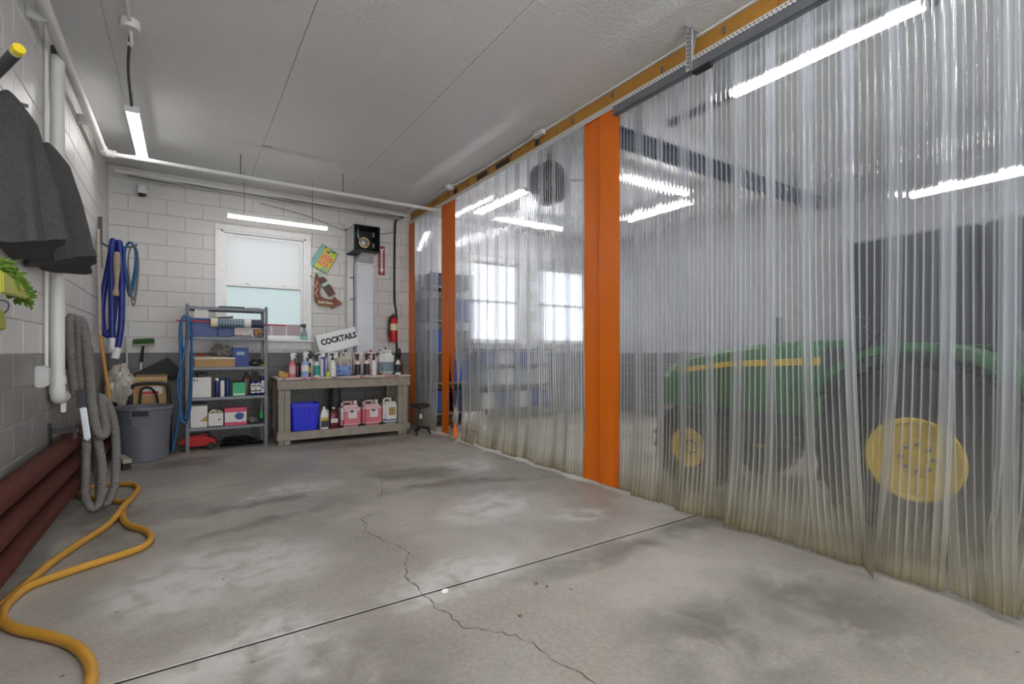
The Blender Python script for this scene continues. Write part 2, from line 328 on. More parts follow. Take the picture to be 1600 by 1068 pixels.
def text(name, s, size, m, parent, loc, ang=0., depth=.001, bold=0., shear=0., face=(0, -1, 0), align='CENTER', sx=1., vertical=False):
    """raised lettering facing -Y (or along face), turned by ang in its plane"""
    cu = bpy.data.curves.new(name, 'FONT'); cu.body = s; cu.size = size; cu.extrude = depth; cu.offset = bold; cu.shear = shear; cu.align_x = align; cu.align_y = 'CENTER'; cu.resolution_u = 3
    if vertical: cu.space_line = .62
    t = bpy.data.objects.new('tmp', cu); C.objects.link(t)
    bpy.context.view_layer.update()
    me = bpy.data.meshes.new_from_object(t.evaluated_get(bpy.context.evaluated_depsgraph_get()))
    bpy.data.objects.remove(t)
    f = Vector(face); x = Vector((0, 0, 1)).cross(f).normalized(); z = Vector((0, 0, 1)); x = -x if False else x
    u = x*math.cos(ang)+z*math.sin(ang); v = -x*math.sin(ang)+z*math.cos(ang)
    o = org(parent)
    for q in me.vertices:
        p = q.co; q.co = Vector(loc)+u*p.x*sx+v*p.y+f*p.z-o
    me.materials.clear(); me.materials.append(M[m])
    ob = bpy.data.objects.new(name, me); C.objects.link(ob); ob.parent = parent
    return ob

# ================================================================== SETTING
fl = struct(MB().bb((XL-.3, YF-.2, -.2), (XR+.3, YB+.3, -.02)).build('floor', 'joint_dirt'))
cuts = [YF-.2, -.5, 2.345, 5.21, YB+.05]
for a, b in zip(cuts, cuts[1:]):
    for x0, x1 in ((XL-.05, 3.30), (3.30, XR+.05)):
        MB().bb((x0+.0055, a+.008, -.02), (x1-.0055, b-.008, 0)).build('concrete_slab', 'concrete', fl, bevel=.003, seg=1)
for yj in cuts[1:-1]: MB().bb((XL-.05, yj-.008, -.0195), (XR+.05, yj+.008, -.003)).build('joint_filler', 'joint_dirt', fl)
def crack(pts, wd):
    p = resample(smooth_path([(x, y, 0) for x, y in pts], 5), .03); mb = MB(); L_, R_ = [], []
    for i, q in enumerate(p):
        t = (p[min(i+1, len(p)-1)]-p[max(i-1, 0)]).normalized(); nrm = Vector((-t.y, t.x, 0)); j = nrm*R.uniform(-.012, .012); ww = wd*R.uniform(.3, 1.3)
        L_.append(q+j+nrm*ww); R_.append(q+j-nrm*ww)
    top = [v+Vector((0, 0, .0008)) for v in L_+R_]; n = len(L_)
    mb.add(top, [(i, i+1, n+i+1, n+i) for i in range(n-1)]); return mb.build('crack', 'crack', fl)
crack([(1.674, 5.214), (1.636, 4.867), (1.499, 4.427), (1.368, 4.07)], .0025)
crack([(1.191, 3.708), (1.083, 3.65), (1.081, 3.5), (1.031, 3.391), (1.057, 3.242), (1.108, 3.108), (1.144, 2.99), (1.134, 2.863), (1.071, 2.74), (1.008, 2.562), (1.008, 2.445), (1.014, 2.379)], .0032)
crack([(1.014, 2.379), (1.005, 2.212), (1.034, 2.075), (1.029, 1.982), (1.104, 1.897), (1.185, 1.788), (1.219, 1.692), (1.229, 1.558), (1.262, 1.465), (1.269, 1.352), (1.3, 1.1)], .003)
crack([(1.676, 6.477), (1.687, 5.78), (1.757, 5.226)], .002); crack([(1.757, 5.226), (2.29, 5.304), (2.777, 5.475)], .003)
# ceiling, 4 by 8 foot boards with fine joints
ce = struct(MB().bb((XL-.3, YF-.2, ZC+.012), (XR+.3, YB+.3, ZC+.2)).build('ceiling', 'mortar'))
xs = [XL-.02, -.48, .74, 1.96, 3.18, 4.40, 5.62, 6.84, XR+.02]; k = 0
for x0, x1 in zip(xs, xs[1:]):
    y = 4.30-2.44*4+(1.22 if k % 2 == 0 and k != 2 else 0); k += 1
    while y < YB:
        a, b = max(y, YF-.1), min(y+2.44, YB+.02)
        if b-a > .1: MB().bb((x0+.0018, a+.0018, ZC), (x1-.0018, b-.0018, ZC+.012)).build('ceiling_panel', 'stucco', ce, bevel=.0015, seg=1)
        y += 2.44
MB().box((.78, 6.3, ZC-.001), (.012, .1, .004), Matrix.Rotation(1.3, 3, 'Z')).build('joint_gap', 'dark_grey', ce)

def wall_blocks(parent, u0, u1, z0, z1, place, holes=(), lim=None, m='block_back', extra=None):
    """running bond courses; place(u, z, length, depth) -> a box centre and size. lim keeps single blocks to u >= lim, the rest are joined."""
    cache = {}; rest = MB(); row = 0; z = z0
    while z < z1-.02:
        h = min(BH, z1-z); u = u0-(BL/2 if row % 2 else 0)
        while u < u1-.005:
            a, b = max(u, u0), min(u+BL, u1)
            segs = [(a, b)]
            for (h0, h1, g0, g1) in holes:
                if z+h > g0+.02 and z < g1-.02:
                    nx = []
                    for p, q in segs:
                        if q <= h0+.001 or p >= h1-.001: nx.append((p, q)); continue
                        if p < h0-.02: nx.append((p, h0))
                        if q > h1+.02: nx.append((h1, q))
                    segs = nx
            for p, q in segs:
                if q-p < .03: continue
                zz0, zz1 = z, z+h
                c, d = place((p+q)/2, (zz0+zz1)/2, q-p-.007, zz1-zz0-.007)
                if lim is not None and p < lim: rest.box(c, d); continue
                key = (round(d[0], 3), round(d[1], 3), round(d[2], 3))
                if key not in cache:
                    ob = MB().box((0, 0, 0), d).build('concrete_block', m, parent, bevel=.004, seg=1); cache[key] = ob.data
                else:
                    ob = bpy.data.objects.new('concrete_block', cache[key]); C.objects.link(ob); ob.parent = parent
                ob.location = (c[0], c[1]+R.uniform(-.001, .001), c[2])
            u += BL
        z += BH; row += 1
    if rest.v: stuff(rest.build('block_courses', m, parent))
def plate(name, boxes, m='mortar'):
    mb = MB()
    for a, b in boxes: mb.bb(a, b)
    return struct(mb.build(name, m))
wl = plate('wall_left', [((XL-.22, YF, -.02), (XL-.0075, YB+.2, ZC+.05))], 'joint_left')
wall_blocks(wl, YF, YB, 0, ZC, lambda u, z, l, h: ((XL-.006, u, z), (.012, l, h)), lim=3.4, m='block_left')
WX0, WX1, WZ0, WZ1 = .41, 1.53, 1.42, 2.95        # window of this bay
W2 = (4.42, 5.54); W3 = (6.1, 7.22)
wb = plate('wall_back', [((XL-.2, YB+.0075, -.02), (WX0, YB+.22, ZC+.05)), ((WX1, YB+.0075, -.02), (W2[0], YB+.22, ZC+.05)), ((W2[1], YB+.0075, -.02), (W3[0], YB+.22, ZC+.05)), ((W3[1], YB+.0075, -.02), (XR+.2, YB+.22, ZC+.05))]
           + [((a, YB+.0075, -.02), (b, YB+.22, WZ0)) for a, b in ((WX0, WX1), W2, W3)]+[((a, YB+.0075, WZ1), (b, YB+.22, ZC+.05)) for a, b in ((WX0, WX1), W2, W3)], 'joint_back')
wall_blocks(wb, XL, XC+.05, 0, ZC, lambda u, z, l, h: ((u, YB+.006, z), (l, .012, h)), holes=[(WX0, WX1, WZ0, WZ1)], m='block_back')
stub = bpy.data.objects.new('block_stub', None)
def far_blocks():
    m0 = MB()
    class F: pass
    row = 0; z = 0
    while z < ZC-.02:
        u = XC+.05-(BL/2 if row % 2 else 0)
        while u < XR:
            a, b = max(u, XC+.05), min(u+BL, XR)
            hit = any(z+BH > WZ0+.02 and z < WZ1-.02 and b > w_[0]+.02 and a < w_[1]-.02 for w_ in (W2, W3))
            if not hit and b-a > .03: m0.box(((a+b)/2, YB+.006, z+BH/2), (b-a-.007, .012, min(BH, ZC-z)-.007))
            u += BL
        z += BH; row += 1
    stuff(m0.build('block_courses', 'block_far', wb))
far_blocks(); bpy.data.objects.remove(stub)
wr = plate('wall_right', [((XR+.011, YF, -.02), (XR+.22, YB+.2, ZC+.05))])
wall_blocks(wr, YF, YB, 0, ZC, lambda u, z, l, h: ((XR+.006, u, z), (.012, l, h)), lim=99, m='block_side')
# front wall behind the viewpoint: two open overhead doors
plate('wall_front', [((XL-.2, YF-.2, -.02), (-.45, YF, ZC+.05)), ((2.75, YF-.2, -.02), (3.75, YF, ZC+.05)), ((6.95, YF-.2, -.02), (XR+.2, YF, ZC+.05)), ((-.45, YF-.2, 3.05), (2.75, YF, ZC+.05)), ((3.75, YF-.2, 3.05), (6.95, YF, ZC+.05))], 'block_far')
struct(MB().bb((-30, -34, -.34), (38, 40, -.21)).build('ground', 'snow'))

# ------------------------------------------------------------------ windows
def window(name, x0, x1, sill=True):
    y = YB
    f = MB()
    for a, b in (((x0-.07, y-.02, WZ0-.07), (x0+.005, y+.012, WZ1-.007)), ((x1-.005, y-.02, WZ0-.07), (x1+.07, y+.012, WZ1-.007)), ((x0-.07, y-.02, WZ1-.005), (x1+.07, y+.012, WZ1+.07)),
                 ((x0-.002, y+.0, WZ0), (x0+.035, y+.14, WZ1)), ((x1-.035, y+.0, WZ0), (x1+.002, y+.14, WZ1)), ((x0, y, WZ1-.03), (x1, y+.14, WZ1+.002)), ((x0, y, WZ0-.002), (x1, y+.14, WZ0+.02))): f.bb(a, b)
    wo = struct(f.build(name, 'white_gloss', bevel=.004))
    zm = 2.185
    for nm, z0, z1, yy, g in (('upper_sash', zm-.02, WZ1-.03, y+.085, 'glass_upper'), ('lower_sash', WZ0+.02, zm+.025, y+.045, 'glass_lower')):
        s = MB(); t = .038
        s.bb((x0+.035, yy-.016, z0), (x0+.035+t, yy+.016, z1)); s.bb((x1-.035-t, yy-.016, z0), (x1-.035, yy+.016, z1)); s.bb((x0+.035+t, yy-.016, z0), (x1-.035-t, yy+.016, z0+t)); s.bb((x0+.035+t, yy-.016, z1-t), (x1-.035-t, yy+.016, z1))
        so = s.build(nm, 'white_gloss', wo, bevel=.003)
        MB().bb((x0+.035+t-.005, yy-.003, z0+t-.005), (x1-.035-t+.005, yy+.003, z1-t+.005)).build('pane', g if name == 'window_1' else 'glass_far', so)
        if nm == 'lower_sash':
            for q in (.3, .72): MB().box((x0+(x1-x0)*q, yy-.012, z1+.008), (.05, .03, .018)).build('sash_lock', 'white_plastic', so, bevel=.003)
    if sill:
        MB().bb((x0-.09, y-.11, WZ0-.035), (x1+.09, y+.03, WZ0-.003)).build('window_sill', 'white', wo, bevel=.006)
        MB().bb((x0-.07, y-.03, WZ0-.15), (x1+.07, y+.012, WZ0-.035)).build('apron', 'white', wo, bevel=.004)
    return wo
window('window_1', WX0, WX1); window('window_2', *W2); window('window_3', *W3)
fn = thing('board_fence', 'low pink board fence outside, blurred behind the frosted window over the shelves', 'fence', (.95, 8.9, -.21))
for i in range(10): MB().box((-1.0+i*.222, 0, .95), (.21, .03, 1.9)).build('fence_board', 'fence_pink', fn)
for z in (.5, 1.5): MB().box((0, .03, z), (2.3, .03, .09)).build('fence_rail', 'fence_pink', fn)

# ------------------------------------------------------------------ lamps
def lamp(loc, rz, label, L_=1.22, glow='lamp_fill'):
    t = thing('tube_light', label, 'ceiling light', loc, rz, 'slim white tube lights')
    h = MB().box((0, 0, .028), (L_, .10, .03)); h.box((-L_/2-.006, 0, .012), (.014, .108, .058)); h.box((L_/2+.006, 0, .012), (.014, .108, .058))
    h.build('housing', 'white_plastic', t, bevel=.005)
    MB().rings([[(x, .048*math.cos(a), .012-.032*abs(math.sin(a)) if 0 <= a <= PI else .012) for a in [PI*j/8 for j in range(9)]] for x in (-L_/2, L_/2)]).build('diffuser', glow, t, smooth=True)
    return t
def drop(pts, name, label, m, r=.004, cat='cable'):
    return tag(MB().tube(smooth_path(pts, 6) if len(pts) > 2 else [Vector(p) for p in pts], r, 6).build(name, m, smooth=True), label, cat)
l1 = lamp((-.40, 6.15, 3.38), PI/2, 'tube light hanging from a black cord near the block wall, beside the security camera', glow='lamp_soft')
l2 = lamp((1.06, 7.30, 2.98), 0, 'tube light hung on thin wires in front of the window', glow='lamp_soft')
for x in (-.42, .42): MB().cyl((x, 0, .04), (x, 0, ZC-2.98), .003, n=6).build('hanging_wire', 'dark_grey', l2)
MB().tube(smooth_path([(.42, .01, .62), (.43, .01, .1), (.46, .02, .05), (.6, .01, .05), (.66, 0, .03), (.64, 0, .01)], 6), .006, 6).build('power_cord', 'pvc_grey', l2, smooth=True)
for y in (-.5, .5): MB().cyl((y, 0, .04), (y, 0, ZC-3.38), .002, n=6).build('hanging_wire', 'dark_grey', l1)
MB().tube(smooth_path([(-.64, 0, .03), (-.75, .0, .09), (-1.2, -.02, .12), (-1.65, -.07, .18)], 6), .011, 7).build('power_cord', 'dark_grey', l1, smooth=True)
jb = thing('junction_box', 'white round junction box on the ceiling feeding the corded tube light', 'electrical box', (-.33, 4.46, ZC-.06))
MB().lathe([(.055, 0), (.06, .01), (.06, .06)], n=16).build('housing', 'pvc_white', jb, smooth=True)
MB().tube([(0, -.06, .035), (0, -2.5, .035)], .012, 8).build('conduit', 'pvc_white', jb)
MB().tube(smooth_path([(0, .02, 0), (0, .1, -.06), (-.02, .12, -.04)], 5), .012, 7).build('cord_stub', 'pvc_white', jb, smooth=True)
for loc, lab in (((3.69, 1.72, 3.30), 'tube light behind the curtain above the green tractor'), ((3.67, 5.8, 3.30), 'tube light behind the curtain just beyond the black fan'),
                 ((6.6, 1.48, 2.92), 'low-hung tube light over the grey lockers of the far bay'), ((6.2, 5.2, 3.42), 'tube light near the back of the far bay')):
    t = lamp(loc, PI/2, lab, glow='lamp_soft' if loc[0] > 6 else 'lamp_mid')
    for y in (-.5, .5): MB().cyl((y, 0, .04), (y, 0, ZC-loc[2]), .003, n=6).build('hanging_wire', 'dark_grey', t)
for loc, lab in (((-.40, 1.2, 3.38), 'added fill tube light over the near end of the wash bay'), ((1.4, -1.6, 3.42), 'added fill tube light by the open overhead door of the wash bay'),
                 ((2.3, .2, 3.42), 'added fill tube light near the curtain, over the viewpoint'), ((.9, .5, 3.42), 'added fill tube light in the middle of the wash bay, overhead'), ((5.2, 4.4, 3.42), 'added fill tube light in the middle of the far bay'), ((5.0, 6.9, 3.42), 'added fill tube light by the back windows of the far bay')):
    t = lamp(loc, PI/2 if loc[0] < 0 else 0, lab)  # extra lamps added as fill to brighten both bays
    for y in (-.5, .5): MB().cyl((y, 0, .04), (y, 0, ZC-loc[2]), .003, n=6).build('hanging_wire', 'dark_grey', t)

# ------------------------------------------------------------------ header beam, curtain
hb = struct(MB().bb((XC+.04, YF+.1, 3.455), (XC+.075, YB-.01, ZC-.012)).build('trim_1', 'grey_wood'))
ys = [YB-.01, 7.0, 5.9, 4.85, 4.0, 2.95, 1.72, .4, -1.2, -2.6, YF+.1]
for a, b in zip(ys, ys[1:]): MB().bb((XC+.012, b+.003, 3.465), (XC+.04, a-.003, 3.58)).build('header_board', 'pine_yellow', hb, bevel=.002, seg=1)
MB().bb((XC-.005, YF+.1, 3.582), (XC+.04, YB-.02, ZC-.002)).build('white_strip', 'white', hb)
for y, l in ((5.55, .25), (5.05, .3), (6.3, .1), (4.35, .06)): MB().bb((XC+.004, y-l/2, 3.485), (XC+.014, y+l/2, 3.54)).build('notch_shade', 'black', hb)  # flat black plates paint the shade of open notches in the header
for i in range(16): MB().box((XC+.006, 7.6-i*.55, 3.52+.02*(i % 3-1)), (.012, .018, .05)).build('clip', 'steel', hb)
wc = thing('header_conduit', 'white conduit and box on the ceiling along the timber header over the curtain', 'conduit', (XC-.06, 6.3, ZC-.03))
MB().tube(smooth_path([(XC-.07, 7.95, ZC-.02), (XC-.07, 6.4, ZC-.02), (XC-.06, 6.2, ZC-.03), (XC-.02, 5.6, ZC-.035), (XC-.015, 4.6, ZC-.03), (XC-.03, 4.3, ZC-.02)], 6), .012, 8).build('tube', 'pvc_white', wc, smooth=True, world=True)
MB().box((0, .05, .0), (.1, .1, .06)).build('housing', 'pvc_white', wc, bevel=.006); MB().box((.025, -2.05, -.005), (.06, .16, .05)).build('housing', 'pvc_white', wc, bevel=.006)
cv = thing('strip_curtain', 'floor-length curtain of clear ribbed plastic strips with a few orange ones', 'curtain', (XC, 3.0, 0))
rail = MB().bb((XC-.022, YF+.2, 3.395), (XC-.017, YB-.02, 3.445))
rl = rail.build('mounting_rail', 'white', cv, world=True)
dots = MB(); y = YB-.06
while y > -1.5:
    for z in (3.41, 3.43): dots.box((XC-.0225, y+(0 if z < 3.42 else .012), z), (.002, .012, .008))
    y -= .03
stuff(dots.build('rail_slots', 'dark_grey', rl, world=True))
W_ = .30; ribs = 8
def strip(yc, layer, orange, sway, twist, curl, top=3.44, bow=0., w=W_, z0=.018, lift=0.):
    rows = [0, .08, .2, .35, .5, .62, .72, .8, .86, .91, .95, .975, .99, 1.0]
    cols = [(-w/2, 0, 1), (-w/2+.005, .001, 1)]
    for i in range(ribs if not orange else 0):
        c = -w/2+w*(i+.5)/ribs
        cols += [(c-.0048, 0, 0), (c-.0022, .0055, 1), (c+.0022, .0055, 1), (c+.0048, 0, 1)]
    if orange: cols += [(q*w/10, 0, 0) for q in (-3, -1, 1, 3)]
    cols += [(w/2-.005, .001, 0), (w/2, 0, 1)]; n = len(cols)
    vs, fs, ms = [], [], []
    for t in rows:
        z = top+(z0+lift-top)*t; g = max(0, (t-.45)/.55); e = max(0, (t-.8)/.2)
        for u, h, _ in cols:
            pinch = 1-.35*abs(twist)*g*g
            uu = u*pinch; a = twist*g*g
            x = XC+layer-h+bow*(4*u*u/w/w-.5)*(.3+.7*g)*.5+uu*math.sin(a)-curl[0]*e*e
            yy = yc+uu*math.cos(a)+sway*g*g+curl[1]*e*e
            x += .006*math.sin(u*40+yc*9)*g+.004*e*math.sin(2*PI*u/w*ribs)
            vs.append((x, yy, z))
    for i in range(len(rows)-1):
        for j in range(n-1):
            fs.append((i*n+j, i*n+j+1, (i+1)*n+j+1, (i+1)*n+j)); ms.append(1 if cols[j+1][2] else (2 if abs(cols[j][0]+cols[j+1][0]) > w-.085 and not orange else 0))
    mb = MB(); mb.v = vs; mb.f = fs; mb.m = ms
    ob = mb.build('plastic_strip', ['orange_pvc', 'rib_orange'] if orange else ['strip_clear', 'strip_rib', 'strip_edge'], cv, smooth=False, world=True, recalc=False)
    for p in ob.data.polygons: p.use_smooth = ms[p.index] != 1
    if orange: ob['label'] = 'solid orange strip'
P_ = .225
ycs = [7.88-.225*i for i in range(5)]
ycs += [6.615, 6.395]+[6.175-.225*i for i in range(12)]+[3.455, 3.225]+[3.0-.225*i for i in range(22)]
special = {6.395: dict(sway=-.14, twist=.9, curl=(.02, -.05)), 6.175: dict(sway=.06, twist=1.2, curl=(.06, .05)), 5.95: dict(sway=-.06, twist=.15, curl=(.03, .05)), 5.725: dict(sway=.02, twist=.1, curl=(.05, .06)), 5.5: dict(sway=.06, twist=.2, curl=(.0, .03)),
           5.275: dict(sway=-.08, twist=-.1, curl=(.03, .1)), 4.375: dict(sway=.02, twist=.15, curl=(.02, .1)), 4.15: dict(sway=-.05, twist=-.1, curl=(.02, .08)), 1.65: dict(sway=-.03, twist=.1, curl=(.02, .04)), 1.425: dict(sway=-.07, twist=.0, curl=(.0, .0)), 1.2: dict(sway=-.0, twist=.95, curl=(.09, -.02)), .975: dict(sway=.05, twist=.0, curl=(.0, .0)), .75: dict(sway=.0, twist=.3, curl=(.06, -.03))}
for i, y in enumerate(ycs):
    orange = round(y, 3) in (7.88, 6.615, 6.395, 3.455, 3.225)
    kw = special.get(round(y, 3))
    if kw is None:
        kw = dict(sway=R.uniform(-.03, .03), twist=R.uniform(-.16, .16), curl=(R.uniform(0, .035), R.uniform(.0, .07)))
        if orange: kw = dict(sway=.0, twist=0., curl=(0, 0))
    strip(y, .004 if i % 2 else -.012, orange, bow=R.uniform(-.012, .012), lift=R.uniform(0, .02), w=.26 if orange else W_, **kw)

# door track and its hanger beside the curtain
tr = thing('door_track', 'grey steel overhead door track along the top of the strip curtain', 'door track', (3.09, 3.0, 3.30))
t = MB().bb((3.075, YF+.3, 3.275), (3.08, 3.08, 3.345)).bb((3.075, YF+.3, 3.34), (3.125, 3.08, 3.345)).bb((3.075, YF+.3, 3.275), (3.125, 3.08, 3.28)).bb((3.12, YF+.3, 3.28), (3.125, 3.08, 3.30)).bb((3.12, YF+.3, 3.32), (3.125, 3.08, 3.34))
t.build('channel', 'steel', tr, world=True)
for y in (2.30, -.6):
    h = MB().bb((3.06, y-.02, 3.28), (3.064, y+.02, 3.595)).bb((3.06, y-.02, 3.28), (3.09, y-.016, 3.595)).bb((3.0, y-.02, 3.588), (3.16, y+.02, 3.596)).bar((3.15, y, 3.59), (3.09, y, 3.345), .02, .004)
    o = h.build('hanger_angle', 'galv', tr, world=True)
    d = MB()
    for i in range(9): d.box((3.0595, y, 3.31+i*.03), (.002, .012, .014))
    stuff(d.build('slot_holes', 'dark_grey', o, world=True))
MB().box((3.09, 2.2, 3.26), (.05, .14, .03)).build('stop_block', 'black', tr, world=True, bevel=.004)
lh = thing('lamp_hanger', 'perforated steel hanger angles behind the curtain beside the tube light above the tractor', 'bracket', (3.69, 2.45, ZC-.003))
for dx in (-.03, .03):
    MB().bar((dx*2.2, 0, 0), (dx*.6, 0, -.30), .022, .004).build('hanger_angle', 'galv', lh)
MB().box((0, 0, -.30), (.09, .03, .006)).build('crossbar', 'galv', lh)
tk = thing('door_track', 'dark door track hung behind the curtain above the tractor hood', 'door track', (3.86, 1.0, 3.40))
MB().box((0, 0, 0), (.05, 4.2, .06)).build('channel', 'steel', tk)
for y in (-1.4, 1.6): MB().box((0, y, .115), (.03, .03, .17)).build('hanger_angle', 'galv', tk)
bm_ = thing('steel_beam', 'dark blue steel I-beam crossing the far bay behind the curtain', 'beam', (XC+.09, 3.5, 3.36))
MB().box((2.15, 0, 0), (4.3, .012, .15)).build('web', 'navy_steel', bm_); MB().box((2.15, 0, .08), (4.3, .1, .012)).build('flange', 'navy_steel', bm_); MB().box((2.15, 0, -.08), (4.3, .1, .012)).build('flange', 'navy_steel', bm_)
for x in (.6, 3.7): MB().box((x, 0, .163), (.04, .04, .155)).build('hanger_post', 'navy_steel', bm_)

# ------------------------------------------------------------------ pipes and conduits
def pipe(pts, r, name, label, m, n=12, k=5, cat='pipe'):
    return tag(MB().tube(smooth_path(pts, k), r, n).build(name, m, smooth=True), label, cat)
cp = thing('ceiling_conduit', 'white conduit running along the block wall and across below the ceiling to the curtain', 'conduit', (-.72, 6.73, 3.33))
MB().tube([(-.72, YF+.1, 3.345), (-.72, 6.66, 3.345)], .036, 12).build('wall_run', 'pvc_white', cp, smooth=True, world=True)
MB().tube([(-.66, 6.73, 3.335), (XC-.03, 6.73, 3.335)], .024, 12).build('cross_run', 'pvc_white', cp, smooth=True, world=True)
MB().tube(smooth_path([(-.72, 6.60, 3.345), (-.72, 6.70, 3.345), (-.70, 6.73, 3.34), (-.62, 6.73, 3.335)], 5), .042, 12).build('elbow', 'pvc_white', cp, smooth=True, world=True)
for x in (.55, 1.75): MB().cyl((x, 6.73, 3.35), (x, 6.73, ZC-.001), .005, n=6).build('hanger_rod', 'dark_grey', cp, world=True)
for y in (1.5, 4.2, 5.9): MB().box((-.77, y, 3.345), (.1, .03, .09)).build('pipe_clamp', 'pvc_grey', cp, bevel=.006, world=True)
pipe([(-.74, 7.88, 3.5), (.8, 7.93, 3.505), (2.2, 7.93, 3.52), (3.1, 7.93, 3.53)], .026, 'wall_conduit', 'grey conduit along the top of the back wall', 'pvc_white', cat='conduit')
ca = thing('cable_bundle', 'dark loose cables strung along the conduit at the top of the back wall', 'cable', (1.0, 7.86, 3.48))
for q in range(4):
    pts = [(-.6+i*.45, 7.90-.012*q, 3.472+.012*math.sin(i*1.9+q)-.012*q) for i in range(9)]
    MB().tube(smooth_path(pts, 4), .0065, 6).build('cable', 'dark_grey' if q % 2 == 0 else 'pvc_grey', ca, smooth=True, world=True)
pipe([(.9, 7.95, 3.38), (1.5, 7.96, 3.3), (2.0, 7.95, 3.17), (2.2, 7.95, 3.14), (2.6, 7.95, 3.16), (2.95, 7.95, 3.24)], .004, 'thin_cable', 'thin cable sagging across the wall above the black blower box', 'dark_grey', 6, cat='cable')
dn = thing('drain_pipe', 'thick pale plastic pipe running down the block wall behind the vacuum hose', 'pipe', (-.765, 4.74, .9))
MB().cyl((-.765, 4.74, .96), (-.765, 4.74, 3.34), .042, n=16).build('riser', 'pvc_white', dn, smooth=True, world=True)
MB().tube(smooth_path([(-.765, 4.74, .99), (-.765, 4.745, .94), (-.765, 4.78, .905), (-.765, 4.85, .9), (-.765, 4.93, .9)], 5), .046, 14).build('elbow', 'pvc_white', dn, smooth=True, world=True)
MB().lathe([(.05, 1.0), (.05, 1.06)], (-.765, 4.74, 0), 16).build('collar', 'pvc_white', dn, smooth=True, world=True)
MB().box((-.79, 4.74, 1.03), (.05, .16, .022)).build('pipe_strap', 'galv', dn, world=True); MB().box((-.765, 4.96, .86), (.03, .05, .16)).build('end_valve', 'white_plastic', dn, bevel=.005, world=True)
MB().box((-.775, 4.74, 3.375), (.05, .03, .07)).build('pipe_strap', 'dark_grey', dn, world=True)
tag(MB().tube([(-.806, 4.64, 1.05), (-.806, 4.64, 3.55)], .013, 8).build('thin_conduit', 'pvc_white', smooth=True), 'thin white conduit beside the thick drain pipe', 'conduit')
ob_ = thing('outlet_box', 'grey weatherproof outlet box on the grey painted block', 'electrical box', (-.79, 4.42, 1.07))
MB().box((0, 0, 0), (.06, .085, .14)).build('housing', 'pvc_grey', ob_, bevel=.008); MB().box((.034, 0, 0), (.012, .075, .12)).build('cover', 'pvc_grey', ob_, bevel=.004)
# big red heating pipes
for i, (z, lab) in enumerate(((.535, 'topmost of the three thick red iron pipes along the block wall'), (.37, 'middle one of the three thick red iron pipes along the block wall'), (.205, 'lowest of the three thick red iron pipes, nearest the floor'))):
    t = thing('heating_pipe', lab, 'pipe', (-.742, 3.4, z), 0, 'red iron heating pipes')
    MB().tube([(0, -1.2, 0), (0, 4.35, 0)], .062, 20).build('barrel', 'red_iron', t, smooth=True)
    for y in (1.75, 4.32): MB().lathe([(.064, y-.02), (.073, y-.02), (.073, y+.04), (.064, y+.04)], axis='Y', n=20).build('coupling', 'red_iron', t, smooth=True)
br = thing('pipe_bracket', 'black steel bracket carrying the red pipes beside the vacuum hose', 'bracket', (-.79, 4.78, .6))
MB().box((-.022, 0, -.24), (.012, .05, .72)).build('upright', 'black', br); MB().box((.06, 0, .06), (.14, .05, .03)).build('arm', 'black', br); MB().box((.115, 0, .035), (.012, .06, .07)).build('lip', 'black', br)

# ------------------------------------------------------------------ hoses
Y_ = [(-.95, 3.0), (-.80, 3.14), (-.737, 3.306), (-.713, 3.447), (-.685, 3.592), (-.644, 3.828), (-.569, 4.09), (-.455, 4.449), (-.399, 4.704), (-.382, 4.911), (-.421, 5.054), (-.504, 5.166), (-.66, 5.36), (-.75, 5.52), (-.74, 5.72), (-.61, 5.786), (-.44, 5.725), (-.356, 5.527), (-.367, 5.229), (-.40, 4.924), (-.385, 4.593), (-.327, 4.346), (-.231, 4.172), (-.189, 3.981), (-.219, 3.835), (-.324, 3.744), (-.476, 3.657), (-.601, 3.572), (-.677, 3.503), (-.711, 3.369), (-.716, 3.259), (-.693, 3.138), (-.621, 3.0), (-.476, 2.829), (-.382, 2.691), (-.317, 2.529), (-.29, 2.352), (-.3, 2.0), (-.4, 1.5)]
Y_ = [(max(x, -.775), y) for x, y in Y_][1:]
cross = {8: .045, 9: .05, 10: .03}
tag(MB().tube(smooth_path([(x, y, .022+(.04 if 7 <= i <= 8 else 0)) for i, (x, y) in enumerate(Y_)], 8), .0215, 10).build('water_hose', 'hose_yellow', smooth=True), 'yellow rubber hose snaking loosely over the concrete floor', 'hose')
vh = thing('vacuum_hose', 'ribbed grey vacuum hose hung in long loops from the block wall', 'hose', (-.62, 5.0, 0))
def vac(pts, r=.031, name='hose_length'):
    p = resample(smooth_path(pts, 10), .0085)
    return MB().tube(p, lambda i, t: r*(1.03 if i % 2 else .91), 10).build(name, 'hose_grey', vh, smooth=True, world=True)
vac([(-.70, 4.98, .9), (-.725, 4.97, 1.2), (-.735, 4.97, 1.44), (-.72, 4.99, 1.5), (-.69, 5.02, 1.42), (-.675, 5.0, 1.1), (-.64, 4.98, .7), (-.637, 4.97, .35), (-.635, 4.95, .12), (-.59, 4.93, .036), (-.55, 4.95, .1), (-.545, 4.98, .35), (-.585, 5.0, .62), (-.64, 5.02, .9)])
vac([(-.71, 5.08, 1.05), (-.715, 5.08, 1.35), (-.70, 5.06, 1.46), (-.68, 5.05, 1.48), (-.655, 5.02, 1.4), (-.625, 4.98, 1.15), (-.60, 4.95, .85), (-.575, 4.93, .66), (-.545, 4.94, .585), (-.52, 4.98, .62), (-.55, 5.05, .8), (-.56, 5.09, .88)], .033)
vac([(-.58, 5.07, .88), (-.53, 5.08, .84), (-.48, 5.08, .66), (-.465, 5.06, .4), (-.475, 5.03, .16), (-.52, 5.0, .04), (-.56, 5.02, .1), (-.575, 5.06, .4), (-.60, 5.08, .7)])
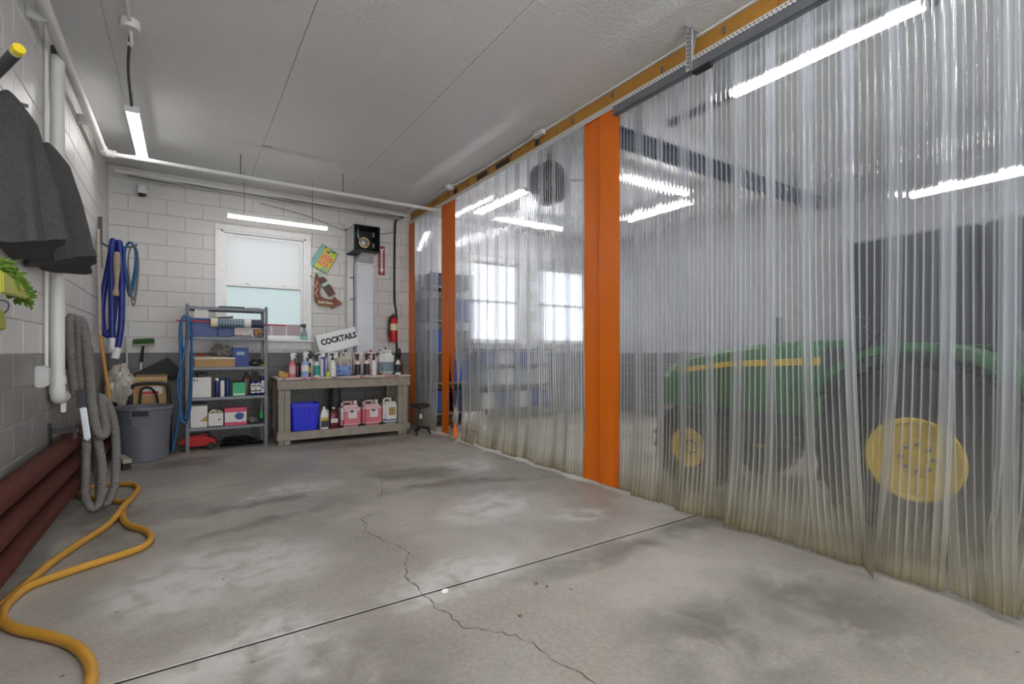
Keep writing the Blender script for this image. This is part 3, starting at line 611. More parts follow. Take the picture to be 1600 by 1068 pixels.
MB().bar((-.65, 4.955, .80), (-.66, 4.96, .95), .07, .07).build('cuff', 'black', vh, world=True, bevel=.012)
MB().bar((-.62, 4.92, .56), (-.65, 4.935, .82), .05, .04).build('wand_nozzle', 'galv', vh, world=True, bevel=.012)
MB().box((-.76, 5.03, 1.28), (.11, .07, .36)).build('hose_hanger', 'black', vh, world=True, bevel=.01)
hk = thing('wall_hook', 'dark steel hook arm on the block wall carrying the blue hoses', 'hook', (-.8, 7.2, 2.45))
MB().box((0, 0, .05), (.03, .05, .5)).build('back_plate', 'dark_grey', hk); MB().tube(smooth_path([(0, 0, .02), (.1, -.005, -.03), (.28, -.01, .0), (.33, -.01, .03)], 6), .011, 8).build('arm', 'dark_grey', hk, smooth=True)
bh = thing('discharge_hose', 'dark blue lay-flat hose with white cuffs folded over the wall hook', 'hose', (-.68, 7.2, 1.3))
MB().tube(smooth_path([(-.685, 7.10, 1.34), (-.69, 7.10, 1.8), (-.695, 7.13, 2.3), (-.69, 7.19, 2.50), (-.72, 7.24, 2.3), (-.785, 7.22, 1.8), (-.775, 7.18, 1.5), (-.735, 7.16, 1.42), (-.70, 7.19, 1.5), (-.675, 7.22, 1.8), (-.66, 7.23, 2.3), (-.635, 7.19, 2.49), (-.61, 7.14, 2.2), (-.605, 7.10, 1.6), (-.64, 7.08, 1.26)], 8), .031, 10).build('hose_length', 'hose_blue', bh, smooth=True, world=True)
MB().cyl((-.685, 7.10, 1.26), (-.685, 7.10, 1.39), .037, n=14).build('cuff', 'white_plastic', bh, smooth=True, world=True)
MB().cyl((-.66, 7.072, 1.16), (-.635, 7.082, 1.28), .037, n=14).build('cuff', 'white_plastic', bh, smooth=True, world=True)
MB().tube(smooth_path([(-.64, 7.05, 2.35), (-.645, 7.05, 2.0), (-.655, 7.05, 1.86)], 5), lambda i, t: .026+.008*math.sin(t*9), 8).build('old_glove', 'hose_tan', None)
tag(bpy.data.objects['old_glove'], 'grubby tan cloth strap hanging between the blue hoses on the hook', 'strap')
def coil(name, label, m, cx, cy, ztop, hgt, wid, r, turns, axis='X', group=None):
    t = thing(name, label, 'hose', (cx, cy, ztop-hgt), 0, group)
    pts = []
    for i in range(turns*14+1):
        a = 2*PI*i/14; k_ = 1-.10*((i//14) % 3); dy = .02*math.sin(i*.31)+.012*(i//14)
        pts.append((wid*k_*math.sin(a)+.01*math.sin(i*.9), -dy, hgt-(1-math.cos(a))*.5*hgt*k_))
    MB().tube(smooth_path(pts, 4), r, 7).build('hose_length', m, t, smooth=True); return t
coil('air_hose', 'thin blue air hose coiled on the wall hook beside the lay-flat hose', 'hose_light_blue', -.53, 7.17, 2.49, .62, .055, .010, 3)
coil('pressure_hose', 'thin grey pressure hose coiled with the blue air hose', 'hose_grey', -.50, 7.14, 2.46, .7, .045, .008, 2)
pipe([(-.78, 7.05, 2.40), (-.80, 7.0, 2.44), (-.77, 6.97, 2.35), (-.765, 6.96, 2.15)], .014, 'hose_stub', 'short grey hose end curling down from the wall hook', 'hose_grey', cat='hose')
# yellow broom handle and pale pole in the corner
def stick(name, label, p, q, r, m, cat='pole'):
    return tag(MB().cyl(p, q, r, n=10).build(name, m, smooth=True), label, cat)
bd = thing('push_broom', 'broom with amber wooden handle leaning in the corner behind the vacuum hose', 'broom', (-.66, 6.75, 0))
MB().cyl((-.60, 6.72, .1), (-.76, 6.8, 1.42), .017, n=10).build('handle', 'wood_handle', bd, smooth=True, world=True); MB().cyl((-.76, 6.8, 1.42), (-.785, 6.88, 2.55), .017, n=10).build('upper_handle', 'wood_pale', bd, smooth=True, world=True)
MB().box((-.55, 6.68, .09), (.08, .34, .04), .25).build('head', 'wood_pale', bd, world=True, bevel=.006); MB().box((-.55, 6.68, .035), (.07, .32, .07), .25).build('bristles', 'black_rubber', bd, world=True)
tag(MB().box((-.79, 6.35, 1.20), (.05, .1, .17)).build('switch_box', 'black', bevel=.01), 'small black box on the wall behind the broom handle', 'electrical box')
wbk = thing('deck_brush', 'deck brush standing head up with green bristles and white pole', 'brush', (-.5, 7.86, 0))
MB().cyl((-.56, 7.91, .02), (-.475, 7.93, 1.12), .012, n=8).build('pole', 'white_plastic', wbk, smooth=True, world=True); MB().cyl((-.475, 7.93, 1.1), (-.455, 7.94, 1.31), .019, .014, n=8).build('grip', 'black', wbk, smooth=True, world=True)
rt = Matrix.Rotation(-.07, 3, 'Y'); MB().box((-.452, 7.945, 1.325), (.23, .06, .025), rt).build('head', 'wood_pale', wbk, world=True, bevel=.005); MB().box((-.45, 7.945, 1.37), (.225, .055, .07), rt).build('bristles', 'brush_green', wbk, world=True, bevel=.01)
stick('grey_pole', 'grey metal pole leaning behind the plastic-wrapped bundle', (-.60, 7.9, .02), (-.63, 7.95, 1.42), .014, 'pvc_grey')

# ------------------------------------------------------------------ hanging towels, mop head, yellow-tipped pole
def towel(label, cy, xo, zt, zb, hw, hd, seed, lean=0.):
    rows = 40; n = 44; rs = []
    for i in range(rows+1):
        t = i/rows; z = zt-(zt-zb)*t
        k_ = min(1, math.sqrt(t*5+.02)) if t < .2 else 1
        wx = (.07+hw*(t**.75))*k_; wy = (.09+hd*t**.8)*k_
        ring = []
        for j in range(n):
            a = 2*PI*j/n; c, s_ = math.cos(a), math.sin(a)
            rad = 1+(.13*math.sin(5*a+seed+.5*t)+.10*math.sin(8*a+seed*2+t*1.2))*min(1, t*1.6)
            rad += .025*noise.noise(Vector((c*3+seed, s_*3, z*7)))
            hem = 0
            if t > .93: rad *= 1.03
            sup = (abs(c)**2.6+abs(s_)**2.6)**(-1/2.6)
            x = xo+lean*t+wx*sup*c*rad; y = cy+wy*sup*s_*rad
            ring.append((max(x, XL+.012), y, z+(.03*math.sin(a*2+seed) + .035*c)*t))
        rs.append(ring)
    mb = MB().rings(rs)
    return tag(mb.build('towel', 'towel', smooth=True), label, 'towel', 'charcoal towels hung on the block wall')
towel('charcoal plush towel hung nearest on the block wall, in front of its twin', 3.62, -.78, 2.60, 1.79, .10, .17, 1.0, .05)
towel('charcoal plush towel hung on the wall behind the other, closer to the pipe', 4.28, -.74, 2.57, 1.79, .115, .15, 2.3, .05)
for y, z, lab in ((3.62, 2.56, 'nearest towel hook on the block wall'), (4.28, 2.53, 'towel hook on the block wall carrying the second towel')):
    tag(MB().tube([(-.82, y, z), (-.70, y, z-.02)], .01, 8).build('towel_hook', 'steel'), lab, 'hook')
mp = thing('mop_mitt', 'shaggy lime green microfibre mop pad hanging on the block wall', 'mop', (-.74, 3.4, 1.5))
mm = MB()
for i in range(260):
    a = R.uniform(0, 2*PI); y = 3.42+R.uniform(-.24, .25); z = 1.575+R.uniform(-.035, .045)-.22*(y-3.42); x = -.735+R.uniform(-.02, .05); d = Vector((R.uniform(-.2, 1), R.uniform(-.6, .7), R.uniform(-1, .3))).normalized()
    p = Vector((x, y, z)); mm.tube([p, p+d*.017, p+d*.034], lambda k_, t: (.007, .008, .003)[k_], 5)
stuff(mm.build('microfibre_pile', 'mop_green', mp, smooth=True, world=True)); MB().sph((-.735, 3.42, 1.575), (.045, .24, .045), 14).build('pad', 'mop_green', mp, smooth=True, world=True)
MB().prism([(-.3, -.04), (.12, -.03), (.16, .0), (.0, .035), (-.3, .06)], (.02, 0, 0), (-.70, 3.40, 1.535), (0, 1, 0), (0, 0, 1)).build('frame', 'lime_frame', mp, world=True, bevel=.006)
MB().tube(smooth_path([(-.815, 3.52, 1.68), (-.75, 3.53, 1.67), (-.74, 3.55, 1.62), (-.74, 3.55, 1.58)], 5), .004, 6).build('hook', 'steel', mp, smooth=True, world=True)
mq = thing('hand_squeegee', 'yellow plastic scraper hanging low under the green mop pad', 'scraper', (-.77, 3.3, 1.36))
MB().prism([(-.14, -.045), (.09, -.05), (.10, -.03), (.06, .05), (-.14, .07)], (.03, 0, 0), (-.79, 3.42, 1.39), (0, 1, 0), (0, 0, 1)).build('blade', 'lime_frame', mq, world=True, bevel=.008)
MB().tube(smooth_path([(-.815, 3.57, 1.5), (-.77, 3.575, 1.49), (-.765, 3.56, 1.45), (-.775, 3.50, 1.42)], 5), .004, 6).build('hook', 'steel', mq, smooth=True, world=True)
yp = thing('hose_wand', 'short dark pole with bright yellow tip jutting from the block wall above the towels', 'pole', (-.7, 3.2, 2.57))
MB().cyl((-.812, 3.38, 2.50), (-.635, 3.07, 2.57), .02, .024, n=12).build('shaft', 'dark_grey', yp, smooth=True, world=True); MB().cyl((-.665, 3.123, 2.558), (-.63, 3.06, 2.573), .022, .023, n=12).build('sleeve', 'milky', yp, smooth=True, world=True)
MB().cyl((-.63, 3.06, 2.573), (-.615, 3.035, 2.579), .025, .023, n=12).build('tip', 'yellow_plastic', yp, smooth=True, world=True)

# ------------------------------------------------------------------ security camera
dc = thing('dome_camera', 'small white dome camera high on the back wall', 'camera', (-.465, 7.99, 3.31))
MB().lathe([(.06, 0), (.06, -.03), (.03, -.04)], axis='Y', n=18).build('base', 'white_plastic', dc, smooth=True)
MB().lathe([(.035, .09), (.055, .07), (.06, 0), (.055, -.02)], (0, -.09, -.03), 18).build('housing', 'white_plastic', dc, smooth=True); MB().sph((0, -.09, -.05), (.045, .045, .04), 14).build('lens_dome', 'black', dc, smooth=True)

# ------------------------------------------------------------------ trash can and the corner clutter
tc_ = thing('trash_can', 'round grey plastic trash can standing by the corner', 'trash can', (-.395, 7.08, 0))
MB().lathe([(.215, 0), (.23, .01), (.252, .50), (.262, .50), (.268, .575), (.28, .58), (.284, .60), (.278, .615), (.26, .61), (.25, .5), (.225, .03), (.0, .02)], n=36, caps=False).build('body', 'can_grey', tc_, smooth=True)
for s_ in (-1.66, 1.48):
    rm = Matrix.Rotation(s_, 3, 'Z'); q = MB()
    for d in (-.085, .085): q.box(rm @ Vector((.272, d, .535)), (.03, .018, .09), rm)
    q.box(rm @ Vector((.274, 0, .51)), (.035, .17, .02), rm); q.box(rm @ Vector((.256, 0, .46)), (.012, .15, .09), rm)
    q.build('handle', 'can_grey', tc_, bevel=.005)
    MB().box(rm @ Vector((.264, 0, .548)), (.012, .15, .05), rm).build('hand_hole', 'black', tc_)
mt = thing('rubber_mat', 'dark rubber mat folded to a point, lying over the clutter in the corner', 'mat', (-.3, 7.81, 1.0))
MB().prism([(-.30, -.06), (.10, .165), (.24, .0), (.14, -.10), (-.0, -.05)], (0, .02, 0), (-.29, 7.79, 1.0)).build('upper_fold', 'mat_rubber', mt, world=True, bevel=.004)
MB().prism([(-.30, -.07), (.10, .10), (.25, -.01), (.17, -.13), (-.05, -.09)], (0, .02, 0), (-.29, 7.83, .99)).build('lower_fold', 'black_rubber', mt, world=True, bevel=.004)
cb = thing('cardboard_box', 'open cardboard box with a white and red label behind the trash can', 'box', (-.36, 7.62, .0))
MB().box((0, 0, .59), (.33, .3, .012)).box((0, -.15, .74), (.33, .006, .30)).box((0, .15, .74), (.33, .006, .30)).box((-.165, 0, .74), (.006, .3, .30)).box((.165, 0, .74), (.006, .3, .30)).build('carton', 'cardboard', cb)
MB().box((0, -.1, .905), (.33, .09, .004), Matrix.Rotation(.5, 3, 'X')).build('flap', 'card_light', cb); MB().box((0, .18, .91), (.33, .09, .004), Matrix.Rotation(-.9, 3, 'X')).build('flap', 'card_light', cb)
MB().prism([(-.11, -.05), (.06, -.05), (.09, -.03), (.09, .03), (.06, .05), (-.11, .05)], (0, -.002, 0), (.03, -.154, .76)).build('label', 'carton_white', cb)
MB().box((.0, -.158, .735), (.17, .002, .035)).build('red_band', 'red_label', cb)
st = thing('storage_crate', 'black plastic crate under the cardboard box in the corner', 'crate', (-.34, 7.63, 0))
MB().box((0, 0, .01), (.38, .34, .02)).box((0, -.16, .29), (.38, .02, .56)).box((0, .16, .29), (.38, .02, .56)).box((-.18, 0, .29), (.02, .34, .56)).box((.18, 0, .29), (.02, .34, .56)).box((0, 0, .577), (.38, .34, .012)).build('body', 'black', st, bevel=.005)
ht = thing('hand_truck', 'black tubular handle frame standing between trash can and cardboard box', 'hand truck', (-.36, 7.405, 0))
MB().tube(smooth_path([(-.55, 7.415, .02), (-.55, 7.415, .55), (-.54, 7.415, .78), (-.50, 7.415, .84), (-.36, 7.415, .855), (-.22, 7.415, .84), (-.18, 7.415, .78), (-.17, 7.415, .55), (-.17, 7.415, .02)], 6), .02, 10).build('frame', 'black', ht, smooth=True, world=True)
MB().tube(smooth_path([(-.46, 7.40, .60), (-.44, 7.40, .78), (-.36, 7.405, .80), (-.30, 7.40, .72), (-.28, 7.405, .58)], 6), .014, 8).build('strap', 'black_rubber', ht, smooth=True, world=True)
MB().bb((-.55, 7.405, .50), (-.17, 7.43, .56)).build('crossbar', 'navy_can', ht, world=True); MB().bb((-.55, 7.405, .1), (-.17, 7.43, .14)).build('crossbar', 'black', ht, world=True)
bgd = thing('plastic_bundle', 'crumpled bundle wrapped in clear plastic beside the cardboard box', 'bundle', (-.65, 7.45, .62))
MB().sph((0, 0, .21), (.12, .10, .23), 28, amp=.5, seed=4.2, fr=2.6).build('wrapping', 'bag_film', bgd, smooth=True)

# ------------------------------------------------------------------ steel shelving and its goods
SX0, SX1, SY0, SY1 = 0.0, .91, 7.26, 7.66
SZ = [.29, .665, 1.045, 1.425, 1.80]
sh = thing('shelving_unit', 'grey slotted-angle steel shelving with five shelves under the window', 'shelving', (SX0, SY0, 0))
for x, sx in ((SX0, 1), (SX1, -1)):
    for y, sy in ((SY0, 1), (SY1, -1)):
        o = MB().bb((x, y, 0), (x+sx*.038, y+sy*.003, 1.83)).bb((x, y, 0), (x+sx*.003, y+sy*.038, 1.83)).build('post', 'steel', sh, world=True)
        d = MB()
        for i in range(44):
            z = .03+i*.041
            d.box((x+sx*.019, y-sy*.0008, z), (.010, .0016, .022)); d.box((x-sx*.0008, y+sy*.019, z), (.0016, .010, .022))
        stuff(d.build('slot_holes', 'black', o, world=True))
for z in SZ:
    MB().bb((SX0+.003, SY0+.003, z-.006), (SX1-.003, SY1-.003, z)).bb((SX0+.003, SY0+.003, z-.036), (SX1-.003, SY0+.006, z-.003)).bb((SX0+.003, SY1-.006, z-.036), (SX1-.003, SY1-.003, z-.003)).build('shelf', 'steel', sh, world=True)
def carton(x0, x1, y0, y1, z, h, m, name, label, cat='box', lid=None, group=None, flaps=False):
    t = thing(name, label, cat, ((x0+x1)/2, (y0+y1)/2, z), 0, group)
    a, b = (x1-x0), (y1-y0)
    MB().box((0, 0, h/2), (a, b, h)).build('carton', m, t, bevel=.004)
    MB().box((0, 0, h), (a*1.001, .012, .002)).build('tape_seam', lid or 'masking', t)
    return t
c1 = carton(.06, .27, 7.30, 7.55, SZ[1], .25, 'carton_white', 'carton', 'plain white carton with two black arrows on the fourth shelf down')
for dx in (-.075, -.045):
    MB().prism([(-.004, -.02), (.004, -.02), (.004, .0), (.010, .0), (0, .018), (-.010, .0), (-.004, .0)], (0, -.0015, 0), (dx, -.1255, .215)).build('arrow_mark', 'letter_black', c1)
def spray_can(x, y, z, h, r, m, cap, label, group=None):
    t = thing('spray_can', label, 'spray can', (x, y, z), 0, group)
    MB().lathe([(r*.94, 0), (r, .006), (r, h*.82), (r*.8, h*.86)], n=18).build('body', m, t, smooth=True); MB().lathe([(r*.86, h*.86), (r*.86, h*.98), (r*.75, h)], n=18).build('cap', cap, t, smooth=True); return t
spray_can(.335, 7.33, SZ[1], .235, .027, 'navy_can', 'white_plastic', 'dark blue spray can with white cap next to the white carton')
spray_can(.392, 7.32, SZ[1], .238, .026, 'carton_white', 'navy_can', 'white spray can with dark cap between two dark blue cans')
spray_can(.45, 7.33, SZ[1], .242, .028, 'navy_can', 'navy_can', 'all dark blue spray can next to the green box')
tg = carton(.505, .655, 7.30, 7.42, SZ[1], .17, 'green_box', 'tissue_box', 'bright green patterned box on the steel shelf', lid='plum')
MB().box((0, -.061, .02), (.13, .002, .018)).build('white_print', 'white_plastic', tg)
def jug(x, y, z, h, wx, wy, m, cap, label, lab=None, labm='carton_white', name='plastic_jug', rz=0., liquid=None):
    t = thing(name, label, 'jug', (x, y, z), rz)
    pr = lambda w_, d_, zz: [(w_*sgn(math.cos(a))*abs(math.cos(a))**.5, d_*sgn(math.sin(a))*abs(math.sin(a))**.5, zz) for a in [2*PI*j/24 for j in range(24)]]
    sgn = lambda v: (v > 0)-(v < 0)
    a, b = wx/2, wy/2
    MB().rings([pr(a*.92, b*.92, 0), pr(a, b, .012), pr(a, b, h*.56), pr(a*.92, b*.92, h*.66), pr(a*.6, b*.6, h*.82), pr(a*.3, b*.3, h*.88), pr(a*.3, b*.3, h*.92)]).build('body', m, t, smooth=True)
    MB().lathe([(a*.34, h*.91), (a*.34, h*.99), (a*.3, h)], n=14).build('cap', cap, t, smooth=True)
    MB().tube(smooth_path([(a*.32, 0, h*.86), (a*.75, 0, h*.84), (a*.95, 0, h*.74), (a*.97, 0, h*.6)], 5), a*.13, 8).build('handle', m, t, smooth=True)
    if lab: MB().box((0, -b-.001, h*lab[0]), (wx*.8, .003, h*lab[1])).build('label', labm, t, bevel=.001)
    if liquid: MB().rings([pr(a*1.004, b*1.004, .012), pr(a*1.006, b*1.006, h*liquid[0])], caps=False).build('liquid_fill', liquid[1], t, smooth=True)
    return t
jug(.672, 7.42, SZ[1], .30, .1, .1, 'brown_plastic', 'black', 'brown plastic jug at the back of the fourth shelf')
for x, lab in ((.742, 'navy bottle with white label, first right of the brown jug'), (.806, 'navy bottle with white label, beside the taller blue-labelled bottle')):
    t = thing('polish_bottle', lab, 'bottle', (x, 7.32, SZ[1]), 0, 'navy bottles with white labels')
    MB().lathe([(.029, 0), (.031, .005), (.031, .17), (.02, .195), (.012, .205)], n=18).build('body', 'navy_can', t, smooth=True); MB().lathe([(.014, .2), (.014, .235), (.01, .24)], n=12).build('cap', 'black', t, smooth=True)
    MB().lathe([(.0318, .03), (.0318, .155)], n=18, caps=False).build('label', 'carton_white', t, smooth=True); MB().lathe([(.0322, .05), (.0322, .065)], n=18, caps=False).build('dark_band', 'letter_black', t, smooth=True); MB().sph((0, -.0325, .125), (.018, .002, .012), 10).build('emblem', 'book_blue', t)
t = thing('polish_bottle', 'taller navy bottle with white and blue label at the post of the shelving', 'bottle', (.868, 7.33, SZ[1]))
MB().lathe([(.030, 0), (.033, .005), (.033, .2), (.02, .24), (.013, .25)], n=18).build('body', 'navy_can', t, smooth=True); MB().lathe([(.015, .245), (.015, .28), (.01, .285)], n=12).build('cap', 'slate_liquid', t, smooth=True); MB().lathe([(.0338, .03), (.0338, .19)], n=18, caps=False).build('label', 'carton_white', t, smooth=True); MB().lathe([(.0342, .08), (.0342, .12)], n=18, caps=False).build('blue_band', 'blue_liquid', t, smooth=True)
jug(.80, 7.5, SZ[1], .29, .11, .1, 'brown_plastic', 'black', 'dark brown jug behind the navy bottles')
tag(MB().sph((.17, 7.42, SZ[1]+.275), (.075, .06, .035), 16, amp=.4, seed=2).floor(SZ[1]+.253).build('cloth_hat', 'dark_grey', smooth=True), 'crumpled dark cloth cap on top of the arrow carton', 'cap')
# second-lowest shelf
c2 = carton(.05, .228, 7.29, 7.5, SZ[0], .27, 'carton_white', 'carton', 'tall white carton with dark top edge on the lowest shelf')
MB().box((0, 0, .285), (.17, .2, .028)).build('dark_lid', 'black', c2, bevel=.004); MB().prism([(.0, -.02), (.075, .05), (.078, -.03)], (0, -.004, 0), (.01, -.106, .1)).build('torn_tape', 'cardboard', c2)
c3 = thing('parts_box', 'open white box holding rolls of tape on the lowest shelf', 'box', (.32, 7.36, SZ[0]))
MB().box((0, 0, .004), (.17, .13, .008)).box((0, -.063, .082), (.17, .004, .165)).box((0, .063, .082), (.17, .004, .165)).box((-.083, 0, .082), (.004, .13, .165)).box((.083, 0, .082), (.004, .13, .165)).build('carton', 'carton_white', c3)
MB().sph((.04, -.066, .085), (.012, .003, .01), 8).build('smudge', 'plum', c3)
for x, z, lab in ((.30, .155, 'roll of masking tape standing in the white parts box'), (.345, .145, 'second roll of tape in the white parts box, slightly lower')):
    t = thing('tape_roll', lab, 'tape', (x, 7.36, SZ[0]+z), 0, 'tape rolls in the parts box'); MB().lathe([(.035, -.02), (.055, -.02), (.055, .02), (.035, .02), (.035, -.02)], axis='Y', n=22, caps=False).build('roll', 'masking', t, smooth=True); MB().lathe([(.032, -.021), (.036, -.021), (.036, .021), (.032, .021), (.032, -.021)], axis='Y', n=22, caps=False).build('core', 'cardboard', t, smooth=True)
c4 = carton(.415, .665, 7.29, 7.46, SZ[0], .225, 'magenta', 'tool_carton', 'pink and white product carton with a dark blue tool pictured on it', lid='magenta')
MB().box((0, -.0865, .105), (.245, .002, .125)).build('white_panel', 'carton_white', c4); MB().sph((.045, -.0885, .115), (.055, .002, .045), 14, amp=.3, seed=3).build('tool_print', 'book_blue', c4); MB().lathe([(.045, -.001), (.055, -.001), (.055, .001), (.045, .001)], (.045, -.0885, .09), 20, axis='Y', caps=False).build('ring_print', 'white_plastic', c4)
t = thing('work_gloves', 'dark pair of crumpled work gloves on the lowest shelf', 'gloves', (.755, 7.35, SZ[0]))
MB().sph((-.015, 0, .04), (.05, .06, .042), 14, amp=.5, seed=5).floor(.001).build('glove', 'rag_grey', t, smooth=True); MB().sph((.03, -.03, .022), (.04, .05, .024), 14, amp=.5, seed=8).floor(.001).build('glove', 'dark_grey', t, smooth=True)
t = thing('green_bottle', 'green bottle with silver neck on the lowest shelf', 'bottle', (.85, 7.37, SZ[0]))
MB().lathe([(.036, 0), (.04, .01), (.04, .11), (.022, .155)], n=18).build('body', 'green_glass', t, smooth=True); MB().lathe([(.022, .15), (.02, .2), (.014, .235)], n=14).build('neck', 'steel', t, smooth=True)
t = thing('black_shoe', 'dark low shoe in front of the green bottle', 'shoe', (.855, 7.31, SZ[0]))
MB().sph((0, 0, .028), (.045, .03, .03), 14, amp=.25, seed=9).floor(.001).build('upper', 'black', t, smooth=True); MB().box((0, 0, .006), (.09, .055, .012)).build('sole', 'dark_grey', t, bevel=.004)
# third shelf
t = thing('shallow_box', 'long shallow cardboard box with white rim on the third shelf', 'box', (.31, 7.42, SZ[2]))
MB().box((0, 0, .05), (.44, .3, .10)).build('carton', 'cardboard', t, bevel=.003); MB().box((0, 0, .108), (.445, .305, .016)).build('white_rim', 'carton_white', t)
tag(MB().box((.27, 7.41, SZ[2]+.125), (.40, .28, .012), Matrix.Rotation(.04, 3, 'Y')).build('cardboard_sheet', 'card_light'), 'loose cardboard sheet on top of the shallow box', 'cardboard')
tag(MB().sph((.40, 7.40, SZ[2]+.20), (.11, .09, .075), 26, amp=.55, seed=6, fr=2.8).floor(SZ[2]+.14).build('rag_bundle', 'rag_grey', smooth=True), 'grey bag of rags heaped on the shallow cardboard box', 'rags')
t = thing('screwdriver', 'red-handled screwdriver lying on the shallow box', 'tool', (.17, 7.34, SZ[2]+.149)); MB().cyl((-.05, 0, 0), (.02, -.02, 0), .012, n=8).build('handle', 'red', t, smooth=True); MB().cyl((.02, -.02, 0), (.1, -.04, 0), .004, n=6).build('shaft', 'steel', t)
t = thing('blue_binder', 'dark blue binder standing upright on the third shelf', 'binder', (.60, 7.36, SZ[2]), .0)
MB().box((0, 0, .125), (.185, .05, .25)).build('cover', 'book_blue', t, bevel=.004); MB().box((.0, -.026, .17), (.09, .002, .045)).build('label_plate', 'slate_liquid', t); MB().box((0, .0, .252), (.175, .04, .003)).build('pages', 'carton_white', t)
tag(MB().sph((.79, 7.36, SZ[2]+.045), (.085, .06, .045), 20, amp=.6, seed=11, fr=3).floor(SZ[2]+.002).build('black_cloth', 'black', smooth=True), 'crumpled black cloth beside the blue binder', 'cloth')
tag(MB().sph((.86, 7.31, SZ[2]+.012), (.045, .03, .014), 12, amp=.3, seed=12).floor(SZ[2]+.002).build('green_sponge', 'lime', smooth=True), 'flat lime sponge at the shelf end by the black cloth', 'sponge')
# fourth shelf (second from the top)
t = thing('blue_tote', 'blue plastic tote on the second shelf down, left of the masking roll', 'tote', (.20, 7.44, SZ[3]))
MB().box((0, 0, .1), (.27, .26, .2)).build('body', 'tote_blue', t, bevel=.012); MB().box((0, 0, .215), (.30, .28, .03)).build('lid', 'book_blue', t, bevel=.006)
t = thing('blue_tote', 'flat blue tote beside the taller one, under the hanging roll', 'tote', (.44, 7.48, SZ[3])); MB().box((0, 0, .07), (.19, .24, .14)).build('body', 'tote_blue', t, bevel=.01); MB().box((0, 0, .145), (.2, .25, .015)).build('lid', 'book_blue', t, bevel=.004)
tag(MB().box((.165, 7.275, SZ[3]+.305), (.145, .004, .145)).build('paper_notice', 'carton_white'), 'blank white paper sheet taped at the top of the shelving', 'paper')
t = thing('paper_box', 'small white and pink box on the second shelf, under the masking roll', 'box', (.60, 7.38, SZ[3])); MB().box((0, 0, .055), (.14, .1, .11)).build('carton', 'carton_white', t, bevel=.003); MB().box((0, -.051, .05), (.12, .002, .06)).build('pink_print', 'pink_pale', t)
t = thing('bolt_tray', 'low tray of loose metal fittings on the second shelf', 'tray', (.62, 7.29, SZ[3])); MB().box((0, 0, .006), (.28, .05, .012)).build('tray', 'steel', t)
for i in range(9): MB().box((-.12+i*.03, R.uniform(-.012, .012), .02), (.018, .014, .018), R.uniform(0, 3)).build('fitting', ['plum', 'steel', 'brass'][i % 3], t, bevel=.003)
t = thing('small_box', 'little white and blue box beside the brown carton', 'box', (.70, 7.36, SZ[3])); MB().box((0, 0, .055), (.06, .09, .11)).build('carton', 'carton_white', t, bevel=.003); MB().box((.036, 0, .04), (.012, .08, .08)).build('blue_side', 'blue_liquid', t)
t = carton(.765, .865, 7.36, 7.5, SZ[3], .115, 'cardboard', 'brown_carton', 'small brown carton at the end of the second shelf')
t = thing('tape_roll', 'black tape roll leaning on the small brown carton', 'tape', (.83, 7.325, SZ[3]+.03)); MB().lathe([(.018, -.014), (.03, -.014), (.03, .014), (.018, .014), (.018, -.014)], axis='Y', n=18, caps=False).build('roll', 'black', t, smooth=True)
tag(MB().box((.42, 7.46, SZ[3]+.255), (.2, .16, .02), Matrix.Rotation(-.12, 3, 'Y')).build('dark_board', 'brown_plastic'), 'dark flat board lying slanted over the blue totes', 'board')
# top shelf
for x, l, m, lab in ((.5, .3, 'dark_grey', 'flat grey steel strip lying on the top shelf'), (.76, .16, 'pvc_grey', 'short grey block on the top shelf by the post')):
    tag(MB().box((x, 7.36, SZ[4]+.011), (l, .08, .02)).build('metal_strip', m, bevel=.003), lab, 'metal strip')
# masking paper roll on a red rod
mr_ = thing('paper_roller', 'rod with rolls of masking film fixed across the front of the shelving', 'roller', (.45, 7.21, 1.60))
MB().cyl((-.55, 0, .015), (.68, 0, -.012), .0085, n=10).build('rod', 'red', mr_, smooth=True)
for x0, x1, r, m, nm in ((-.19, -.11, .058, 'masking', 'paper_roll'), (-.11, .18, .056, 'slate_liquid', 'film_roll'), (.18, .26, .058, 'milky', 'paper_roll'), (.26, .41, .054, 'navy_steel', 'film_roll')):
    MB().cyl((x0, 0, 0), (x1-.004, 0, 0), r, n=24).build(nm, m, mr_, smooth=True)
bands = MB()
for i in range(9): bands.lathe([(.0568, -.1+i*.031), (.0568, -.094+i*.031)], axis='X', n=24, caps=False)
bands.build('film_edge', 'navy_steel', mr_)
for x in (-.44, .445): MB().box((x, .022, .0), (.012, .06, .03)).build('bracket', 'steel', mr_)
# blue hose hung on the rod
bz = thing('coiled_hose', 'long light blue hose looped over the red rod at the shelving end', 'hose', (-.03, 7.2, .2))
pts = [(-.12, 7.19, .03), (-.115, 7.19, .2), (-.06, 7.19, .55), (-.045, 7.19, 1.0), (-.06, 7.2, 1.45), (-.035, 7.2, 1.64), (.02, 7.21, 1.67), (.055, 7.21, 1.55), (.055, 7.2, 1.0), (.035, 7.19, .62), (.0, 7.19, .44), (-.04, 7.18, .5), (-.06, 7.18, .8), (-.03, 7.18, 1.2), (-.045, 7.18, 1.5), (-.02, 7.18, 1.655), (.035, 7.18, 1.64), (.06, 7.18, 1.4), (.06, 7.17, .9), (.045, 7.17, .55), (.0, 7.17, .38), (-.05, 7.17, .48), (-.075, 7.17, .9), (-.02, 7.165, 1.2), (.03, 7.165, 1.5), (.01, 7.165, 1.66), (-.03, 7.165, 1.62), (-.055, 7.16, 1.4), (-.05, 7.16, .7), (-.085, 7.17, .35), (-.13, 7.18, .05)]
MB().tube(smooth_path(pts, 6), .0125, 8).build('hose_length', 'hose_light_blue', bz, smooth=True, world=True)
